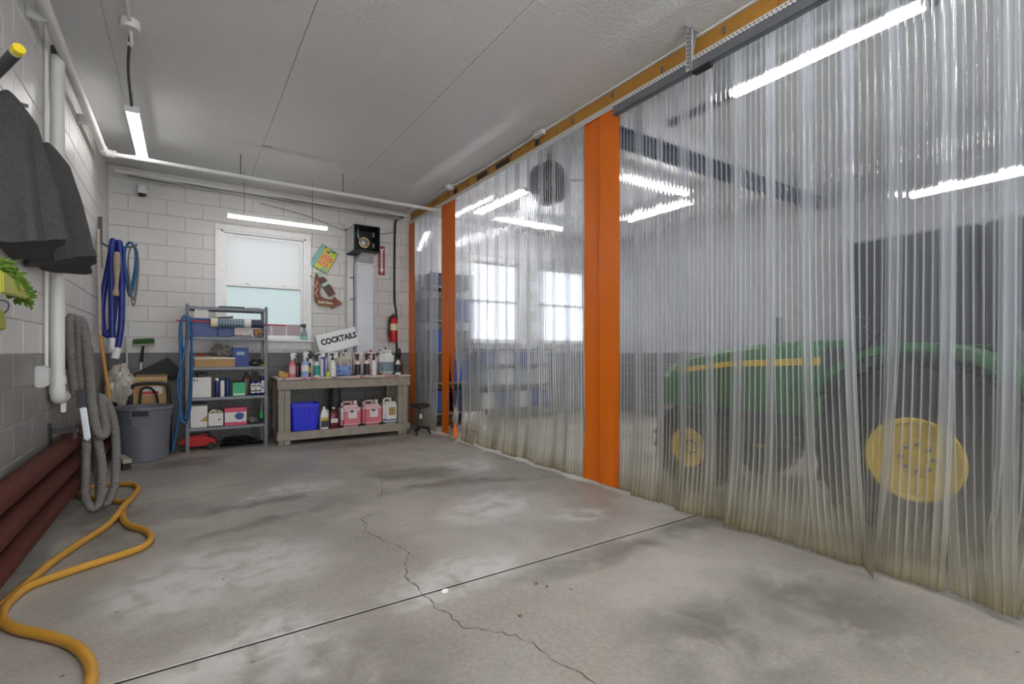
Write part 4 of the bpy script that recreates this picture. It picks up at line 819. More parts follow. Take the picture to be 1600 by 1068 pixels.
# floor jack and black tray below
fj = thing('floor_jack', 'red hydraulic floor jack on the floor under the shelving', 'jack', (.13, 7.42, 0), -.12)
MB().prism([(-.19, .05), (.2, .05), (.2, .12), (.10, .17), (-.10, .18), (-.19, .12)], (0, .14, 0), (0, -.07, 0)).build('body', 'red', fj, bevel=.008); MB().cyl((.05, -.0, .15), (.13, 0, .20), .03, n=10).build('saddle', 'black', fj)
MB().bar((-.12, 0, .15), (.1, 0, .185), .05, .03).build('lift_arm', 'red', fj)
for x in (-.15, .15):
    for y in (-.09, .09): MB().lathe([(.04, -.015), (.045, -.01), (.045, .01), (.04, .015)], (x, y, .045), 14, axis='Y').build('wheel', 'black', fj, smooth=True)
tr_ = thing('plastic_sheeting', 'flat black folded plastic sheeting on the floor under the shelving', 'sheet', (.62, 7.42, 0))
MB().box((0, 0, .012), (.5, .3, .024)).build('base_fold', 'black', tr_, bevel=.006)
for i in range(4): MB().sph((R.uniform(-.06, .06), R.uniform(-.03, .03), .035+i*.024), (.22-i*.02, .13, .02), 20, amp=.4, seed=i+.5).floor(.002).build('fold', 'black', tr_, smooth=True)

# ------------------------------------------------------------------ workbench and its goods
BX0, BX1, BY0, BY1, BZ = 1.0, 2.83, 7.08, 7.78, .885
be = thing('workbench', 'rough grey timber workbench with a low shelf, against the back wall', 'workbench', (BX0, BY0, 0))
for i in range(5):
    y0 = BY0+.0+i*(BY1-BY0)/5; MB().bb((BX0, y0+.002, BZ-.04), (BX1, y0+(BY1-BY0)/5-.002, BZ)).build('top_plank', 'grey_wood', be, world=True, bevel=.004, seg=1)
MB().bb((BX0, BY0-.0, BZ-.15), (BX1, BY0+.04, BZ-.042)).build('front_apron', 'grey_wood', be, world=True, bevel=.005); MB().bb((BX0, BY1-.04, BZ-.15), (BX1, BY1, BZ-.042)).build('back_apron', 'grey_wood', be, world=True, bevel=.005)
for x in (BX0+.02, BX1-.17):
    for y in (BY0+.042, BY1-.13):
        MB().bb((x, y, 0), (x+.072, y+.085, BZ-.045)).build('leg', 'grey_wood', be, world=True, bevel=.004, seg=1); MB().bb((x+.075, y, 0), (x+.147, y+.085, BZ-.045)).build('leg', 'grey_wood', be, world=True, bevel=.004, seg=1)
for y in (BY0, BY1-.04): MB().bb((BX0, y, .06), (BX1, y+.04, .17)).build('lower_rail', 'grey_wood', be, world=True, bevel=.005)
for i in range(4): y0 = BY0+.045+i*.15; MB().bb((BX0+.17, y0, .13), (BX1-.175, y0+.146, .155)).build('shelf_plank', 'grey_wood', be, world=True, bevel=.003, seg=1)
for x in (BX0+.005, BX1-.045): MB().bb((x, BY0+.04, .17-.105), (x+.014, BY1-.04, .16)).build('end_rail', 'grey_wood', be, world=True)
cvp = MB(); n = 40
tops = [(BX0-.01+(BX1-BX0+.02)*i/n, BY0-.006, BZ+.003) for i in range(n+1)]; hang = [(p[0], p[1]-.003, BZ-.012-.02*abs(noise.noise(Vector((p[0]*5, 0, 3))))) for p in tops]; back = [(p[0], BY1, BZ+.003) for p in tops]
cvp.add(hang+tops+back, [(i, i+1, n+2+i, n+1+i) for i in range(n)]+[(n+1+i, n+2+i, 2*n+3+i, 2*n+2+i) for i in range(n)])
tcv = tag(cvp.build('bench_cover', 'bench_cover', smooth=True), 'stained pale pink sheet covering the workbench top', 'sheet')
sol = tcv.modifiers.new('t', 'SOLIDIFY'); sol.thickness = .002
for i, x in enumerate((1.08, 1.33, 1.45, 1.72, 2.1, 2.5, 2.62)):
    MB().box((x, BY0-.0105, BZ-.006), (R.uniform(.04, .12), .002, .012)).build('red_stain', 'red_label' if i % 3 else 'navy_can', tcv)
BT = BZ+.004
def spray(x, y, h, r, body, lab, trig, label, labz=(.2, .55), rz=0., z=BT):
    t = thing('spray_bottle', label, 'spray bottle', (x, y, z), rz, 'spray bottles on the workbench')
    MB().lathe([(r*.93, 0), (r, .008), (r, h*.50), (r*.82, h*.56), (r*.42, h*.66), (r*.36, h*.72)], n=18).build('bottle', body, t, smooth=True)
    if lab: MB().lathe([(r*1.02, h*labz[0]*.8), (r*1.02, h*labz[1]*.86)], n=18, caps=False).build('label', lab, t, smooth=True)
    MB().lathe([(r*.45, h*.70), (r*.45, h*.78), (r*.35, h*.80)], n=14).build('collar', trig, t, smooth=True)
    q = MB().prism([(-.028, .80*h), (.018, .80*h), (.024, .90*h), (.018, .985*h), (-.028, 1.0*h), (-.055, .965*h), (-.055, .925*h), (-.028, .90*h)], (0, .022, 0), (0, -.011, 0)); q.build('head', trig, t, bevel=.004)
    MB().prism([(-.03, .90*h), (-.02, .90*h), (-.028, .80*h), (-.045, .74*h), (-.05, .745*h), (-.04, .82*h)], (0, .012, 0), (0, -.006, 0)).build('trigger', trig, t)
    return t
spray(1.20, 7.19, .335, .043, 'pink_liquid', 'pink_pale', 'white_plastic', 'pink spray bottle with white trigger, at the shelving end of the bench', rz=PI)
spray(1.355, 7.17, .35, .048, 'blue_liquid', 'milky', 'white_plastic', 'pale blue spray bottle with white trigger on the bench front', (.3, .55), rz=PI)
spray(1.515, 7.20, .31, .040, 'milky', 'teal_label', 'black', 'spray bottle with teal label and black trigger on the bench', (.1, .6))
spray(1.725, 7.18, .33, .044, 'milky', None, 'dark_grey', 'plain clear spray bottle with dark trigger beside the plastic-wrapped cloths', rz=1.2)
spray(2.075, 7.19, .315, .042, 'white_plastic', 'black_label', 'dark_grey', 'spray bottle with black label right beside the blue cloth bundle', (.05, .62), rz=.4)
spray(2.205, 7.19, .325, .040, 'white_plastic', 'black_label', 'black', 'spray bottle with black label and black trigger, between black-label and clear ones', (.05, .62), rz=PI)
spray(2.31, 7.19, .325, .040, 'milky', None, 'black', 'small clear spray bottle with black trigger in front of the pink jug', rz=1.5)
spray(2.685, 7.20, .32, .043, 'white_plastic', 'black_label', 'black', 'spray bottle with black label at the curtain end of the bench', (.15, .58), rz=2.2)
spray(1.47, 7.38, .36, .045, 'white_plastic', 'milky', 'dark_grey', 'all white spray bottle in the second row behind the teal label', rz=.6)
t = thing('slim_bottle', 'tall white bottle with purple stripe standing on the bench', 'bottle', (1.60, 7.20, BT))
MB().lathe([(.034, 0), (.036, .006), (.036, .27), (.03, .29), (.028, .36), (.02, .375)], n=18).build('body', 'white_plastic', t, smooth=True); MB().box((.008, -.036, .13), (.03, .004, .25)).build('purple_stripe', 'purple_label', t); MB().box((-.002, -.037, .262), (.066, .004, .03)).build('purple_band', 'purple_label', t)
tag(MB().lathe([(.024, 0), (.028, .004), (.028, .06), (.02, .07)], (1.652, 7.15, BT), 16).build('lime_tub', 'lime', smooth=True), 'small lime green tub at the front edge of the bench', 'tub')
def can(x, y, h, r, m, label):
    t = thing('paint_can', label, 'can', (x, y, BT)); MB().lathe([(r, 0), (r, h)], n=20).build('body', m, t, smooth=True); MB().lathe([(r*1.05, h-.01), (r*1.05, h+.004), (r*.9, h+.006)], n=20).build('rim', 'steel', t, smooth=True); MB().lathe([(r*1.015, h*.3), (r*1.015, h*.72)], n=20, caps=False).build('label', 'wine' if m != 'bottle_brown' else 'gold', t, smooth=True); return t
can(1.28, 7.30, .21, .045, 'black', 'black round can behind the pink spray bottle'); can(1.425, 7.30, .19, .035, 'bottle_brown', 'brown can behind the pale blue spray bottle')
t = thing('sponge_box', 'amber sponge block lying on the bench end by the shelving', 'sponge', (1.09, 7.22, BT)); MB().box((0, 0, .035), (.12, .08, .07)).build('sponge', 'wood_handle', t, bevel=.012); MB().box((-.02, 0, .078), (.06, .06, .016)).build('scrubber', 'gold', t, bevel=.004)
t = thing('cloth_bundle', 'bundle of blue cloths in clear plastic wrap on the bench', 'bundle', (1.895, 7.25, BT)); MB().sph((0, 0, .075), (.11, .09, .085), 26, amp=.45, seed=1.3).floor(.001).build('cloths', 'cloth_blue', t, smooth=True); MB().sph((.01, .03, .19), (.10, .08, .11), 24, amp=.6, seed=7.1).build('plastic_wrap', 'bag_film', t, smooth=True)
def jerry(x, y, z, wx, wy, h, m, label, liq=None, cap='white_plastic', lab=False, labm='carton_white', group=None, spout=None):
    t = thing('jerry_can', label, 'jerry can', (x, y, z), 0, group)
    b = MB().box((0, 0, h*.43), (wx, wy, h*.86)); b.build('body', m, t, bevel=min(wx, wy)*.16, smooth=True, seg=3)
    n_ = MB().bb((-wx*.42, -wy*.12, h*.80), (-wx*.30, wy*.12, h)).bb((-wx*.42, -wy*.12, h*.94), (wx*.12, wy*.12, h)).bb((.04*wx, -wy*.12, h*.8), (.14*wx, wy*.12, h)); n_.build('grip', m, t, bevel=.006)
    MB().lathe([(.026, h*.84), (.026, h*.95), (.03, h*.95), (.03, h*1.0)], (wx*.3, 0, 0), 14).build('cap', cap, t, smooth=True)
    if liq:
        MB().box((0, 0, h*liq[0]/2+.006), (wx+.002, wy+.002, h*liq[0]-.012)).build('liquid_fill', liq[1], t, bevel=min(wx, wy)*.16, smooth=True, seg=3)
    if lab:
        MB().box((wx*.05, -wy/2-.002, h*.5), (wx*.42, .003, h*.3)).build('label', labm, t)
        if lab == 2: MB().sph((wx*.02, -wy/2-.003, h*.62), (wx*.11, .002, h*.045), 12).build('emblem', 'book_blue', t)
    if spout: MB().cyl((0, 0, h*.97), (.0, 0, h*.97+.05), .012, n=8).build('spout', spout, t)
    return t
for x, m, lab, cp_ in ((1.62, 'milky', 'milky jerry can behind the purple-striped bottle', None), (1.80, 'milky', 'milky jerry can under the sign, behind the clear spray bottle', None), (1.98, 'milky', 'milky jerry can behind the wrapped blue cloths', 'brown_plastic'), (2.17, 'blush', 'pinkish jerry can behind the black-label bottles', None), (2.36, 'blush', 'pinkish jerry can beside the large clear container', 'red')):
    jerry(x, 7.50, BT, .17, .2, .34, m, lab, liq=(.3, 'pink_liquid') if x > 2.3 else None, group='jerry cans at the back of the bench', spout=cp_)
jerry(2.56, 7.40, BT, .215, .22, .38, 'milky', 'largest milky container on the bench, half full, beside the gas cylinder', liq=(.6, 'slate_liquid'), spout='brown_plastic'); M['slate_liquid']
gc = thing('gas_cylinder', 'small rusty brown cylinder with dark valve at the curtain end of the bench', 'cylinder', (2.75, 7.36, BT))
MB().lathe([(.07, 0), (.075, .01), (.075, .17), (.06, .21), (.03, .235)], n=22).build('tank', 'bottle_brown', gc, smooth=True); MB().lathe([(.03, .23), (.04, .26), (.042, .36), (.03, .40)], n=16).build('valve_guard', 'black', gc, smooth=True)
# COCKTAILS sign
cs = thing('cocktails_sign', 'white board reading COCKTAILS tilted behind the bottles', 'sign', (1.93, 7.72, 1.41))
aa = math.radians(14.5); rr = Matrix.Rotation(-aa, 3, 'Y')
MB().box((0, 0, 0), (.60, .012, .29), rr).build('board', 'sign_white', cs); MB().box(rr @ Vector((0, .012, -.06)), (.56, .012, .03), rr).build('backing_batten', 'wood_pale', cs)
text('lettering', 'COCKTAILS', .118, 'letter_black', cs, Vector((1.93, 7.712, 1.41))+rr @ Vector((.02, 0, .02)), aa, bold=.0055, sx=.85)
# lower shelf goods
LZ = .156
t = thing('blue_bin', 'bright blue plastic bin on the low shelf of the workbench', 'bin', (1.36, 7.30, LZ))
rs = []
for sx, sy, z in ((.15, .13, 0), (.155, .135, .008), (.178, .15, .34), (.192, .165, .34), (.192, .165, .375), (.182, .152, .375), (.165, .14, .03)):
    rs.append([(sx*cx, sy*cy, z) for cx, cy in ((-1, -.85), (-.88, -1), (.88, -1), (1, -.85), (1, .85), (.88, 1), (-.88, 1), (-1, .85))])
MB().rings(rs).build('body', 'bin_blue', t)
for i in range(7): MB().bar((-.13+i*.043, -.139, .05), (-.14+i*.0467, -.154, .32), .012, .008).build('rib', 'bin_blue', t)
MB().box((0, -.172, .35), (.14, .012, .03)).build('grip', 'bin_blue', t, bevel=.004)
jug(1.615, 7.22, LZ, .315, .12, .11, 'milky', 'white_plastic', 'white jug with yellow and black label on the bench shelf', (.28, .34), 'black_label'); MB().box((0, -.0585, .145), (.097, .003, .045)).build('yellow_band', 'gold', bpy.context.scene.objects[-1] if False else [o for o in C.objects if o.get('label') == 'white jug with yellow and black label on the bench shelf'][0])
jug(1.745, 7.22, LZ, .30, .12, .11, 'wine', 'white_plastic', 'wine red jug with white label on the bench shelf', (.38, .2))
j1 = jerry(1.975, 7.27, LZ, .285, .26, .37, 'pink_pale', 'pink jerry can next to the wine red jug, with a hazard label on its edge', liq=(.74, 'pink_liquid'), lab=2, group='pink jerry cans on the bench shelf')
MB().box((-.145, -.05, .2), (.003, .1, .16)).box((-.128, -.1325, .2), (.03, .003, .16)).build('hazard_label', 'carton_white', j1)
jerry(2.285, 7.27, LZ, .285, .26, .37, 'pink_pale', 'pink jerry can next to the pale half-empty one', liq=(.78, 'pink_liquid'), lab=2, group='pink jerry cans on the bench shelf')
jerry(2.565, 7.27, LZ, .23, .23, .39, 'milky', 'pale jerry can with brown label and bluish liquid on the bench shelf', liq=(.3, 'slate_liquid'), lab=1, labm='cardboard', cap='brown_plastic', spout='brown_plastic')
t = thing('black_drum', 'black cylinder standing behind the jugs under the workbench', 'drum', (1.84, 7.52, LZ)); MB().lathe([(.075, 0), (.08, .01), (.08, .55), (.085, .55), (.085, .58), (.07, .585)], n=22).build('body', 'dark_grey', t, smooth=True)
# ------------------------------------------------------------------ wall pieces
sb = thing('soap_bottle', 'dark pump spray bottle with pale blue base on the window sill', 'spray bottle', (1.49, 7.935, WZ0-.002))
MB().lathe([(.045, 0), (.05, .008), (.048, .07), (.02, .15), (.016, .17)], n=18, sy=.75).build('bottle', 'slate_liquid', sb, smooth=True); MB().lathe([(.051, .012), (.05, .05)], n=18, caps=False, sy=.75).build('label', 'mint', sb, smooth=True); MB().prism([(-.055, .19), (-.055, .215), (-.03, .235), (.03, .235), (.025, .20), (.012, .165), (-.012, .165), (-.02, .19)], (0, .02, 0), (0, -.01, 0)).build('trigger_head', 'black', sb, bevel=.003)
ts = thing('tin_sign', 'small tilted tin sign in teal, yellow and orange beside the window', 'sign', (1.79, 7.985, 2.675))
ra = Matrix.Rotation(math.radians(29), 3, 'Y')
MB().box((0, 0, 0), (.28, .008, .385), ra).build('plate', 'tin_teal', ts, bevel=.004)
for c, d, m, nm in (((.035, -.006, -.02), (.2, .003, .32), 'tin_yellow', 'yellow_field'), ((.03, -.008, .03), (.165, .003, .09), 'tin_orange', 'orange_panel'), ((.02, -.008, -.07), (.15, .003, .08), 'tin_orange', 'orange_panel'), ((-.04, -.009, .14), (.09, .003, .07), 'gold', 'gold_patch'), ((.09, -.009, .13), (.07, .003, .09), 'lime', 'lime_patch'), ((.07, -.009, -.15), (.09, .003, .05), 'mint', 'mint_patch')):
    MB().box(ra @ Vector(c), d, ra).build(nm, m, ts)
for i, (z, x, l) in enumerate(((.085, .04, .14), (.05, .02, .15), (.01, .03, .12), (-.05, .01, .12), (-.085, .03, .10))):
    MB().tube([ra @ Vector((x-l/2+l*q/8, -.011, z+.008*math.sin(q*2.1+i))) for q in range(9)], .0055, 5).build('pale_stroke', 'tin_cream', ts)
for i in range(5): MB().box(ra @ Vector((R.uniform(-.1, .11), -.0105, R.choice((.165, .12, -.16)))), (.025, .002, .02), ra).build('dark_dot', 'letter_black', ts)
ar = thing('arrow_sign', 'brown arrow-shaped tin sign with a cola bottle on it, reading Sold Here', 'sign', (1.8, 7.985, 2.15))
A_ = [(1.666, 2.45), (1.648, 2.36), (1.64, 2.08), (1.655, 2.0), (1.70, 1.96), (1.77, 1.945), (1.885, 1.938), (1.898, 1.905), (2.055, 1.995), (1.935, 2.095), (1.918, 2.04), (1.80, 2.06), (1.745, 2.085), (1.722, 2.13), (1.72, 2.38)]
MB().prism(A_, (0, -.02, 0), (0, 7.985, 0)).build('arrow_plate', 'arrow_brown', ar, world=True, bevel=.003)
MB().tube([Vector((x, 7.966, z)) for x, z in A_], .006, 6, closed=True).build('raised_edge', 'brown_jute', ar, world=True)
bp_ = Matrix.Rotation(math.radians(34), 3, 'Y')
def bottle_pt(x, z): v = Matrix.Rotation(math.radians(-33), 3, 'Y') @ Vector((x, 0, z)); return (1.805+v.x, 2.275+v.z)
prof = [(-.055, -.19), (.055, -.19), (.06, -.10), (.052, -.03), (.058, .03), (.045, .09), (.022, .14), (.02, .19), (-.02, .19), (-.022, .14), (-.045, .09), (-.058, .03), (-.052, -.03), (-.06, -.10)]
MB().prism([bottle_pt(*q) for q in prof], (0, -.012, 0), (0, 7.963, 0)).build('bottle', 'cola_brown', ar, world=True, bevel=.003)
MB().prism([bottle_pt(*q) for q in ((-.024, .125), (.024, .125), (.022, .215), (-.022, .215))], (0, -.014, 0), (0, 7.963, 0)).build('bottle_neck', 'mint', ar, world=True, bevel=.002)
MB().prism([bottle_pt(*q) for q in ((-.055, -.02), (.055, -.02), (.056, .035), (-.056, .035))], (0, -.014, 0), (0, 7.963, 0)).build('bottle_band', 'mint', ar, world=True)
p = bottle_pt(0, .008); text('brand_lettering', 'Coca-Cola', .034, 'sign_white', ar, (p[0], 7.948, p[1]), math.radians(28), bold=.0006, shear=.3, sx=.75)
text('lettering', 'Sold Here', .06, 'tin_cream', ar, (1.80, 7.964, 1.998), math.radians(-3), bold=.0018, shear=.2, sx=.88)
MB().tube(smooth_path([(1.672+.02*math.sin(i*1.8), 7.964, 2.32-i*.03) for i in range(9)], 4), .0055, 5).build('pale_scroll', 'tin_cream', ar, world=True)
fs = thing('extinguisher_sign', 'narrow red sign with white down arrow reading FIRE EXTINGUISHER', 'sign', (2.70, 7.99, 2.74))
MB().box((0, 0, 0), (.105, .006, .47)).build('plate', 'sign_red', fs)
MB().prism([(-.018, .16), (.018, .16), (.018, -.14), (.036, -.14), (0, -.215), (-.036, -.14), (-.018, -.14)], (0, -.002, 0), (0, -.003, 0)).build('arrow', 'sign_white', fs); MB().prism([(-.038, .175), (-.038, .205), (0, .185), (.038, .205), (.038, .175), (0, .155)], (0, -.002, 0), (0, -.003, 0)).build('chevron', 'sign_white', fs)
text('lettering', '\n'.join('FIRE EXTINGUISHER'.replace(' ', '')), .026, 'sign_red', fs, (2.70, 7.985, 2.755), 0, depth=.0008, bold=.0006, vertical=True)
fx = thing('fire_extinguisher', 'red fire extinguisher hung on the back wall under its sign', 'fire extinguisher', (2.865, 7.90, 1.40))
MB().lathe([(.068, 0), (.072, .012), (.072, .34), (.05, .395), (.025, .41)], n=22).build('cylinder', 'red', fx, smooth=True); MB().box((0, 0, .425), (.05, .04, .035)).build('valve', 'dark_grey', fx, bevel=.004); MB().bar((-.03, -.01, .455), (.05, -.05, .475), .02, .012).build('lever', 'black', fx); MB().bar((-.03, -.01, .435), (.05, -.05, .43), .02, .01).build('lever', 'black', fx)
MB().tube(smooth_path([(-.02, -.03, .425), (-.07, -.05, .40), (-.085, -.05, .30), (-.083, -.05, .08)], 6), .011, 8).build('hose', 'black_rubber', fx, smooth=True); MB().lathe([(.0735, .19), (.0735, .30)], n=22, caps=False).build('label', 'masking', fx, smooth=True); MB().box((0, .085, .3), (.05, .02, .22)).build('wall_bracket', 'steel', fx)
pipe([(3.05, 7.95, 3.50), (2.95, 7.965, 3.44), (2.925, 7.975, 3.3), (2.915, 7.975, 2.2), (2.95, 7.978, 1.85), (2.955, 7.978, 1.4), (2.95, 7.97, 1.15), (2.93, 7.95, .95), (2.9, 7.93, .7)], .016, 'black_cable', 'thick black cable running down the wall behind the extinguisher', 'black', 8, cat='cable')
bx = thing('blower_box', 'black open box with a motor inside, mounted high above the duct', 'vent fan', (2.32, 7.75, 2.97))
MB().box((-.19, 0, 0), (.012, .46, .39)).box((.19, 0, 0), (.012, .46, .39)).box((0, 0, .19), (.38, .46, .012)).box((0, 0, -.19), (.38, .46, .012)).box((0, .12, 0), (.38, .012, .38)).build('housing', 'black', bx)
MB().box((-.2, .02, 0), (.004, .42, .37)).build('side_panel', 'galv', bx)
MB().lathe([(.07, .1), (.07, .0), (.055, -.02), (.02, -.03)], (.02, .02, -.02), 20, axis='Y').build('motor', 'galv', bx, smooth=True); MB().lathe([(.085, .02), (.085, 0), (.06, 0), (.06, .02), (.085, .02)], (.02, .0, -.02), 20, axis='Y', caps=False).build('motor_ring', 'brass', bx, smooth=True)
MB().tube(smooth_path([(-.07, .0, .25), (-.09, -.03, .12), (-.07, -.02, .03), (-.03, .0, .0)], 6), .012, 8).build('flex_conduit', 'galv', bx, smooth=True); MB().box((-.13, .18, .24), (.19, .1, .09)).build('switch_box', 'pvc_white', bx, bevel=.004)
for q in (-.08, .09): MB().box((.13, -.1, q), (.03, .04, .07)).build('terminal', 'steel', bx)
du = thing('duct_pipe', 'galvanised sheet metal duct running down the wall under the blower box', 'duct', (2.36, 7.86, .9))
MB().bb((2.23, 7.76, .95), (2.49, 7.985, 2.62)).build('trunk', 'galv', du, world=True, bevel=.01); MB().rings([[(2.23, 7.76, 2.62), (2.49, 7.76, 2.62), (2.49, 7.98, 2.62), (2.23, 7.98, 2.62)], [(2.27, 7.66, 2.78), (2.47, 7.66, 2.78), (2.47, 7.9, 2.78), (2.27, 7.9, 2.78)]]).build('transition', 'galv', du, world=True)
MB().bb((2.222, 7.752, 2.60), (2.498, 7.988, 2.63)).build('seam_band', 'galv', du, world=True); MB().bb((2.222, 7.752, 2.02), (2.498, 7.988, 2.035)).build('seam_band', 'galv', du, world=True)
MB().bb((2.13, 7.93, .95), (2.22, 7.985, 2.75)).build('side_channel', 'pvc_white', du, world=True)
for z in (2.06, 2.4): MB().cyl((2.16, 7.9, z), (2.24, 7.9, z+.02), .008, n=8).build('clamp', 'steel', du, world=True)
tag(MB().box((1.60, 7.985, 2.39), (.035, .02, .02)).build('wall_peg', 'steel', bevel=.003), 'small steel peg in the wall beside the tin sign', 'peg')
tag(MB().tube(smooth_path([(2.10, 7.975, 2.7), (2.095, 7.98, 2.2), (2.10, 7.98, 1.7)], 5), .005, 6).build('sign_cord', 'pvc_grey', smooth=True), 'thin grey cord beside the sheet metal duct', 'cord')
sn = thing('shop_stool', 'black rolling shop stool at the end of the bench by the curtain', 'stool', (2.95, 6.98, 0))
MB().lathe([(.14, .40), (.15, .41), (.15, .44), (.12, .455)], n=24).build('seat', 'black', sn, smooth=True); MB().cyl((0, 0, .1), (0, 0, .41), .022, n=12).build('column', 'dark_grey', sn, smooth=True); MB().box((-.0, -.025, .27), (.035, .006, .07)).build('tag', 'carton_white', sn)
for i in range(5):
    a = 2*PI*i/5+.3; MB().bar((0, 0, .11), (.17*math.cos(a), .17*math.sin(a), .075), .035, .025).build('foot', 'black', sn)
    MB().lathe([(.02, -.012), (.028, -.008), (.028, .008), (.02, .012)], (.17*math.cos(a), .17*math.sin(a), .03), 12, axis='X').build('caster', 'dark_grey', sn, smooth=True)
# small floor debris
tag(MB().sph((1.108, 2.302, .008), (.022, .014, .01), 10, amp=.5, seed=3).build('paper_scrap', 'carton_white', smooth=True), 'crumpled white paper scrap on the floor by the joint', 'scrap')
for x, y, r_, lab in ((1.553, 2.117, .012, 'brown leaf bit on the floor, farthest from the joint crack'), (1.30, 1.90, .01, 'tiny brown leaf bit near the floor crack'), (1.58, 2.06, .006, 'smallest brown crumb on the concrete')):
    tag(MB().sph((x, y, .005), (r_, r_*.7, .006), 8, amp=.6, seed=r_*500).build('leaf_bit', 'leaf_brown', smooth=True), lab, 'leaf')

# ================================================================== beyond the curtain
TY = 1.14
tt = thing('tractor', 'green compact tractor with yellow wheels parked behind the strip curtain', 'tractor', (4.40, TY, 0))
def wheel(x, y, Rr, wd, rim, side, name):
    hw = wd/2
    ty = MB().lathe([(rim, -hw*.8), (rim*1.04, -hw*.9), (Rr*.80, -hw), (Rr*.93, -hw*.95), (Rr*.965, -hw*.7), (Rr*.97, 0), (Rr*.965, hw*.7), (Rr*.93, hw*.95), (Rr*.80, hw), (rim*1.04, hw*.9), (rim, hw*.8)], (x, y, Rr), 40, axis='X', caps=False)
    to = ty.build(name, 'tyre', tt, smooth=True)
    lg = MB(); n = 20
    for i in range(n):
        for s_ in (-1, 1):
            a = 2*PI*(i+(.5 if s_ > 0 else 0))/n; rm = Matrix.Rotation(a, 3, 'X') @ Matrix.Rotation(s_*.6, 3, 'Z')
            c = Matrix.Rotation(a, 3, 'X') @ Vector((s_*hw*.5, 0, Rr*.965)); lg.box((x+c.x, y+c.y, Rr+c.z), (hw*1.1, Rr*.065, Rr*.07), rm)
    lg.build('tread_lug', 'tyre', to)
    o = side*hw
    rm_ = MB().lathe([(rim*1.02, o*.95), (rim*.98, o*.99), (rim*.9, o*.92), (rim*.86, o*.55), (rim*.5, o*.42), (rim*.42, o*.5), (rim*.2, o*.52), (rim*.18, o*.7), (.001, o*.72)], (x, y, Rr), 36, axis='X', caps=False)
    ro = rm_.build('wheel_rim', 'tractor_yellow', tt, smooth=True)
    for i in range(8): a = 2*PI*i/8; MB().lathe([(.012, 0), (.012, .02*side)], (x+o*.5, y+rim*.33*math.cos(a), Rr+rim*.33*math.sin(a)), 6, axis='X').build('bolt', 'steel', ro)
for s_ in (-1, 1):
    wheel(.62*s_, 0, .59, .32, .245, s_, 'rear_tyre'); wheel(.56*s_, 1.67, .385, .21, .17, s_, 'front_tyre')
    f = MB(); rs = []
    for i in range(15):
        a = math.radians(28+i*9.5); c, s2 = math.cos(a), math.sin(a); r0 = .69
        rs.append([(s_*.40, r0*c, .60+r0*s2), (s_*.80, r0*c, .60+r0*s2), (s_*.80, (r0-.05)*c, .60+(r0-.05)*s2), (s_*.785, (r0-.05)*c, .60+(r0-.05)*s2), (s_*.785, (r0-.015)*c, .60+(r0-.015)*s2), (s_*.40, (r0-.015)*c, .60+(r0-.015)*s2)])
    f.rings(rs).build('fender', 'tractor_green', tt, bevel=.006)
    MB().prism([(-.50, .80), (-.2, 1.22), (.2, 1.24), (.55, .95), (.62, .72), (.5, .60), (-.4, .60)], (.03, 0, 0), (s_*.41-.015, 0, 0), (0, 1, 0)).build('fender_side', 'tractor_green', tt)
rs = []
for y, hw, zt, zb in ((.72, .27, 1.33, .72), (1.0, .275, 1.33, .72), (1.5, .27, 1.29, .72), (1.95, .26, 1.21, .72), (2.2, .25, 1.12, .70), (2.34, .20, 1.0, .70)):
    rs.append([(-hw, y, zb), (hw, y, zb), (hw, y, zt-.14), (hw*.9, y, zt-.05), (hw*.6, y, zt-.01), (0, y, zt), (-hw*.6, y, zt-.01), (-hw*.9, y, zt-.05), (-hw, y, zt-.14)])
MB().rings(rs).build('hood', 'tractor_green', tt, smooth=True)
for s_ in (-1, 1): MB().prism([(.74, 1.19), (1.5, 1.15), (2.05, 1.07), (2.05, 1.03), (1.5, 1.10), (.74, 1.13)], (.006*s_, 0, 0), (s_*.277, 0, 0), (0, 1, 0)).build('hood_stripe', 'tractor_yellow', tt)
MB().bb((-.2, 2.28, .70), (.2, 2.355, .98)).build('grille', 'black', tt, bevel=.01)
for x in (-.11, .11): MB().lathe([(.05, 0), (.05, .02)], (x, 2.35, .93), 14, axis='Y').build('headlight', 'white_plastic', tt, smooth=True)
MB().bb((-.16, .5, .42), (.16, 2.05, .74)).build('engine_block', 'dark_grey', tt, bevel=.02); MB().bb((-.22, -.35, .45), (.22, .6, .85)).build('transmission', 'dark_grey', tt, bevel=.03)
MB().cyl((-.5, 0, .6), (.5, 0, .6), .07, n=14).build('rear_axle', 'dark_grey', tt, smooth=True); MB().cyl((-.5, 1.67, .40), (.5, 1.67, .40), .05, n=12).build('front_axle', 'tractor_green', tt, smooth=True)
MB().bb((-.42, .35, .50), (.42, .95, .55)).build('footboard', 'black', tt, bevel=.01); MB().bb((-.26, .56, .75), (.26, .78, 1.26)).build('dashboard', 'dark_grey', tt, bevel=.03)
MB().cyl((0, .62, 1.2), (0, .45, 1.38), .022, n=10).build('steering_column', 'black', tt); sw = Matrix.Rotation(.75, 3, 'X'); MB().tube([Vector((0, .45, 1.38))+sw @ Vector((.19*math.cos(a), .19*math.sin(a), 0)) for a in [2*PI*i/28 for i in range(28)]], .014, 8, closed=True).build('steering_wheel', 'black', tt, smooth=True)
for a in (0, 2.09, 4.19): MB().bar(Vector((0, .45, 1.38)), Vector((0, .45, 1.38))+sw @ Vector((.19*math.cos(a), .19*math.sin(a), 0)), .02, .012).build('wheel_spoke', 'black', tt)
